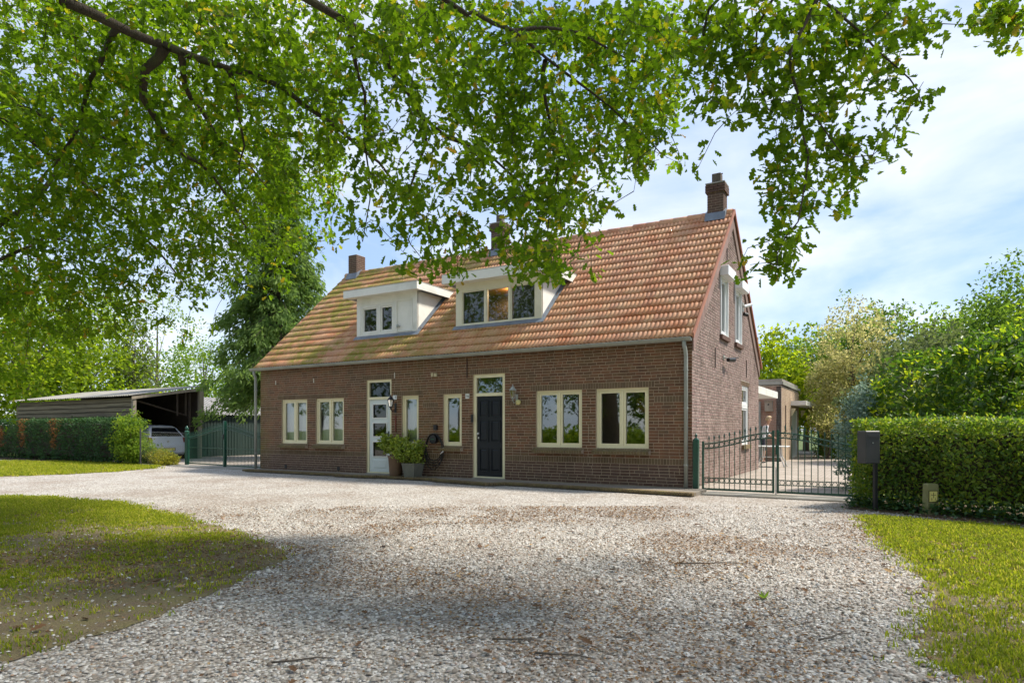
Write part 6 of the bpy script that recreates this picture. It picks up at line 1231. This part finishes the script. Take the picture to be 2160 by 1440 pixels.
L([L4[-3], *px([(1500, 20, 4.8), (1480, 110, 5.0), (1500, 190, 5.1), (1510, 235, 5.1)])], .02, .004)
L([L4[-2], *px([(1600, 60, 4.7), (1590, 150, 4.8), (1620, 230, 4.8)])], .016, .004)
L([P(350, 100, 6.6), *px([(312, 150, 6.8), (303, 205, 7.1), (330, 255, 7.4), (372, 312, 7.7), (425, 350, 8.1), (475, 405, 8.6), (520, 480, 9.3)])], .075, .012)
L([P(480, 140, 7.0), *px([(500, 220, 7.3), (510, 300, 7.7), (505, 380, 8.0)])], .04, .008)
L([P(385, 112, 6.7), *px([(390, 180, 7.0), (430, 240, 7.5), (470, 300, 8.2), (530, 350, 8.8), (590, 430, 9.4)])], .05, .008)
L([P(885, 235, 6.6), *px([(900, 300, 7), (860, 400, 7.4), (850, 480, 7.6), (890, 545, 7.7)])], .03, .005)
L([P(740, 55, 5.75), *px([(745, 120, 6.0), (770, 200, 6.4), (770, 300, 6.8), (780, 420, 7.2), (765, 510, 7.4)])], .035, .005)
L([TR+[0, 0, 3.9], RD(-7.4, 7.6, 4.8)]+px([(-60, 190, 8.0), (20, 215, 8.2), (100, 250, 8.6), (200, 282, 9.2), (290, 330, 10)]), .11, .02)
L([TR+[0, 0, 3.6], RD(-7.6, 7.8, 4.2)]+px([(-80, 235, 8.6), (30, 268, 9.0), (130, 350, 9.5), (220, 425, 10.2), (330, 525, 11.2), (400, 610, 12.0)]), .12, .015)
L([TR+[0, 0, 3.1], RD(-8.2, 8.6, 3.7)]+px([(-60, 505, 9.2), (20, 458, 9.4), (62, 430, 9.6), (120, 360, 10)]), .14, .04)
L([TR+[0, 0, 2.9], RD(-8.3, 8.8, 3.3)]+px([(-50, 568, 9.6), (40, 530, 10.0), (110, 500, 10.6), (190, 540, 11.4)]), .11, .015)
L([P(1080, 68, 5.3), *px([(1130, 60, 5.4), (1220, 70, 5.6), (1320, 120, 5.9), (1420, 170, 6.1)])], .03, .005)
L([P(1150, 125, 5.6), *px([(1150, 220, 6.0), (1180, 320, 6.3), (1160, 430, 6.6), (1150, 530, 6.8)])], .028, .005)
L([P(250, 55, 6.3), *px([(200, 150, 7.5), (150, 300, 8.5), (70, 420, 9.5), (60, 600, 11)])], .05, .01)
# leaf density over the view, 90 px cells, by row (this says how thick the foliage hangs, 0..9)
DENS = ["999999999999999877677610", "999999999889999877777400", "999999998778999854664500", "999999986648999610775000", "999999964737983000740000", "999998723554940000610000", "998763300230510001500000", "765310000000000000000000", "310000000000000000000000", "100000000000000000000000"]
ros = []
for rI, row in enumerate(DENS):
    for cI, ch in enumerate(row):
        k = int(ch)
        if not k: continue
        near = 4.4 if cI >= 16 else (5.0 if cI >= 8 else 5.8); far = 5.3 if cI >= 16 else (8.2 if cI >= 8 else 12.5)
        if cI < 8: near += rI*0.45
        m = int(k*(2.6 if cI >= 16 else (5.4 if cI >= 8 else 10.5))*(0.78 if k < 6 else 1.0)); m = max(m, 1)
        for _ in range(m):
            d = near+(far-near)*g.random()**0.9; ros.append(P(90*(cI+g.random()), 90*(rI+g.random()*(0.5 if (rI == 6 and cI >= 8) or (rI == 5 and cI == 8) else 1)), d))
for cI in range(-3, 0):                                 # carries on beyond the left edge and above the frame
    for rI in range(-3, 9):
        for _ in range(26): ros.append(P(90*(cI+g.random()), 90*(rI+g.random()), 6.5+6*g.random()))
ros = np.array(ros)
cl = np.array([mnoise.noise(Vector(p*1.15)) + 0.6*mnoise.noise(Vector(p*2.7)) for p in ros]); keep = cl > -0.16; ros = ros[keep]
nodes = np.zeros((len(NODES)+len(ros)*6+10, 3)); nn_ = len(NODES); nodes[:nn_] = NODES
d0 = np.array([np.min(((nodes[:nn_]-p)**2).sum(1)) for p in ros]); ros = ros[np.argsort(d0)]
TVs = []; TTs = []; nv = 0; tips = []; tdir = []
tri = np.array([(math.cos(a), math.sin(a)) for a in (0, 2.094, 4.189)])
for p in ros:
    i = np.argmin(((nodes[:nn_]-p)**2).sum(1)); a = nodes[i].copy(); dv = p-a; ln = np.linalg.norm(dv)
    if ln < 0.03: continue
    k = 3 if ln < 0.5 else 5; side = g.normal(0, .10*ln, 3); pts = np.array([a+dv*s+side*math.sin(math.pi*s)+np.array([0, 0, .10*ln*math.sin(math.pi*s)]) for s in np.linspace(0, 1, k)])
    nodes[nn_:nn_+k-1] = pts[1:]; nn_ += k-1; dr = unit(pts[-1]-pts[-2]); tips.append(p); tdir.append(dr)
    t_ = unit(dv); e1 = unit(np.cross(t_, [0.3, 0.5, 0.8])); e2 = np.cross(t_, e1); rr_ = np.linspace(min(.0028+.0045*ln, .010), .0022, k)
    ring = pts[:, None, :]+rr_[:, None, None]*(tri[None, :, 0:1]*e1+tri[None, :, 1:2]*e2); TVs.append(ring.reshape(-1, 3))
    for s in range(k-1):
        for j in range(3): a0, b0 = nv+s*3+j, nv+s*3+(j+1) % 3; TTs += [(a0, b0, b0+3), (a0, b0+3, a0+3)]
    nv += 3*k
link_mesh('twigs', array_mesh('twigs', np.concatenate(TVs), np.array(TTs), M['bark']), oak, kind='stuff')
tips = np.array(tips); tdir = np.array(tdir); per = 10; n = len(tips)*per
c = np.repeat(tips, per, 0); td = np.repeat(tdir, per, 0); off = g.normal(0, .055, (n, 3))-td*(g.random(n)*.16)[:, None]; pos = c+off
dr = unit(g.normal(0, .75, (n, 3))+td*.6+[0, 0, -.30]); nrm = unit(g.normal(0, .55, (n, 3))+[0, 0, .9]); ax, ay, az = frames(dr, nrm)
size = g.uniform(.055, .105, n); rn = np.clip(np.repeat(g.random(len(tips)), per)*.5+g.random(n)*.5, 0, .999)
rn = np.where(g.random(n) < .006, .985, np.minimum(rn, .88))
u_, v_, dep = proj(pos); infr = (u_ > 0) & (u_ < 2160) & (v_ > 0) & (v_ < 700) & (dep > 0); order = np.argsort(np.where(infr, dep/size, 1e9)); ind = order[:300]; rest = np.ones(n, bool); rest[ind] = False
nearm = rest & (dep < 6.5)
V, T, Rn = inst(OAKV, OAKT, pos[nearm], ax[nearm], ay[nearm], az[nearm], size[nearm], rn[nearm]); f_ = rest & ~nearm
OV2 = np.array([(0, 0, 0), (.3, .22, .06), (.45, .12, .03), (.65, .27, .08), (1, 0, -.05), (.65, -.27, .08), (.45, -.12, .03), (.3, -.22, .06)]); OT2 = np.array([(0, 2, 1), (0, 6, 2), (0, 7, 6), (2, 4, 3), (2, 6, 4), (6, 5, 4)])
V2, T2, R2 = inst(OV2, OT2, pos[f_], ax[f_], ay[f_], az[f_], size[f_]*1.25, rn[f_])
# upper crown above the picture: it shades the foreground
nU = 1000; cu = RD(-2.5, 4.2, 9.2)+unit(g.normal(size=(nU, 3)))*(g.uniform(.35, 1, nU)**.5)[:, None]*np.array([8.2, 6.0, 2.6]); cu = cu[[(mnoise.noise(Vector(q*.55)) > -.35) for q in cu]]
uu, vv, de = proj(cu); cu = cu[(vv < -60) | (de < .5)]
V3, T3, R3 = clump_leaves(cu, np.full(len(cu), .75), 22, .14, sd=77)
V = np.r_[V, V2, V3]; T = np.r_[T, T2+len(Rn), T3+len(Rn)+len(R2)]; Rn = np.r_[Rn, R2, np.minimum(R3, .9)]
link_mesh('crown', array_mesh('crown', V, T, M['oak'], Rn), oak, kind='stuff')
me_l = array_mesh('leaf', OAKV, OAKT, M['oak'], np.zeros(len(OAKV)))
for i in ind:
    o = bpy.data.objects.new('leaf', me_l); COL.objects.link(o); m4 = Matrix([[ax[i][r]*size[i], ay[i][r]*size[i], az[i][r]*size[i], pos[i][r]] for r in range(3)]+[[0, 0, 0, 1]]); o.parent = oak; o.matrix_parent_inverse = Matrix.Translation(-WL[oak.name]); o.matrix_basis = m4
lu = MB()
for k in range(16):
    q = cu[g.integers(len(cu))]; s = TR+[.2, .1, g.uniform(5.5, 9)]; limb(lu, [s, (s+q)/2+[0, 0, .6], q], .07, .012, 6)
lu.build('limb', M['bark'], oak, smooth=True)
# a second oak's sprig at the upper right corner, from a tree standing right of the drive
T2_ = RD(9.6, 4.6, 0); ok2 = thing('oak_tree', tuple(T2_), 'second oak right of the drive, only a sprig shows in the top corner', 'tree')
mb = MB(); mb.tube([T2_, T2_+[0, 0, 3], T2_+[.1, 0, 7], T2_+[0, .2, 10]], [.4, .3, .2, .05], 12, cap=False); mb.build('trunk', M['bark'], ok2, smooth=True)
c2 = np.concatenate([np.array([P(x, y, 6.6+g.normal(0, .2)) for x, y in zip(g.uniform(2075, 2200, 16), g.uniform(-40, 95, 16))]), RD(6.6, 4.6, 9.0)+unit(g.normal(size=(430, 3)))*(g.uniform(.1, 1, 430)**.5)[:, None]*np.array([4.9, 2.5, 1.6])])  # sprig clumps, then an unseen upper crown shaped to shade the foreground
V, T, Rn = clump_leaves(c2[:16], np.full(16, .13), 18, .11, sd=78, tpl='o'); c3 = c2[16:]; uu, vv, de = proj(c3); c3 = c3[(vv < -80) | (uu > 2300)]; V3, T3, R3 = clump_leaves(c3, np.full(len(c3), .95), 22, .13, sd=79)
V = np.r_[V, V3]; T = [T, T3]; Rn = np.r_[Rn, R3]; T = np.r_[T[0], T[1]+len(Rn)-len(R3)]; link_mesh('crown', array_mesh('crown', V, T, M['oak'], np.minimum(Rn, .93)), ok2, kind='stuff')
mb = MB(); limb(mb, [T2_+[0, 0, 6.0], RD(8.5, 7.2, 6.2), P(2190, 20, 6.6), P(2090, 30, 6.6)], .07, .006, 7); limb(mb, [P(2190, 20, 6.6), P(2150, 80, 6.6)], .01, .004, 5); mb.build('limb', M['bark'], ok2, smooth=True)
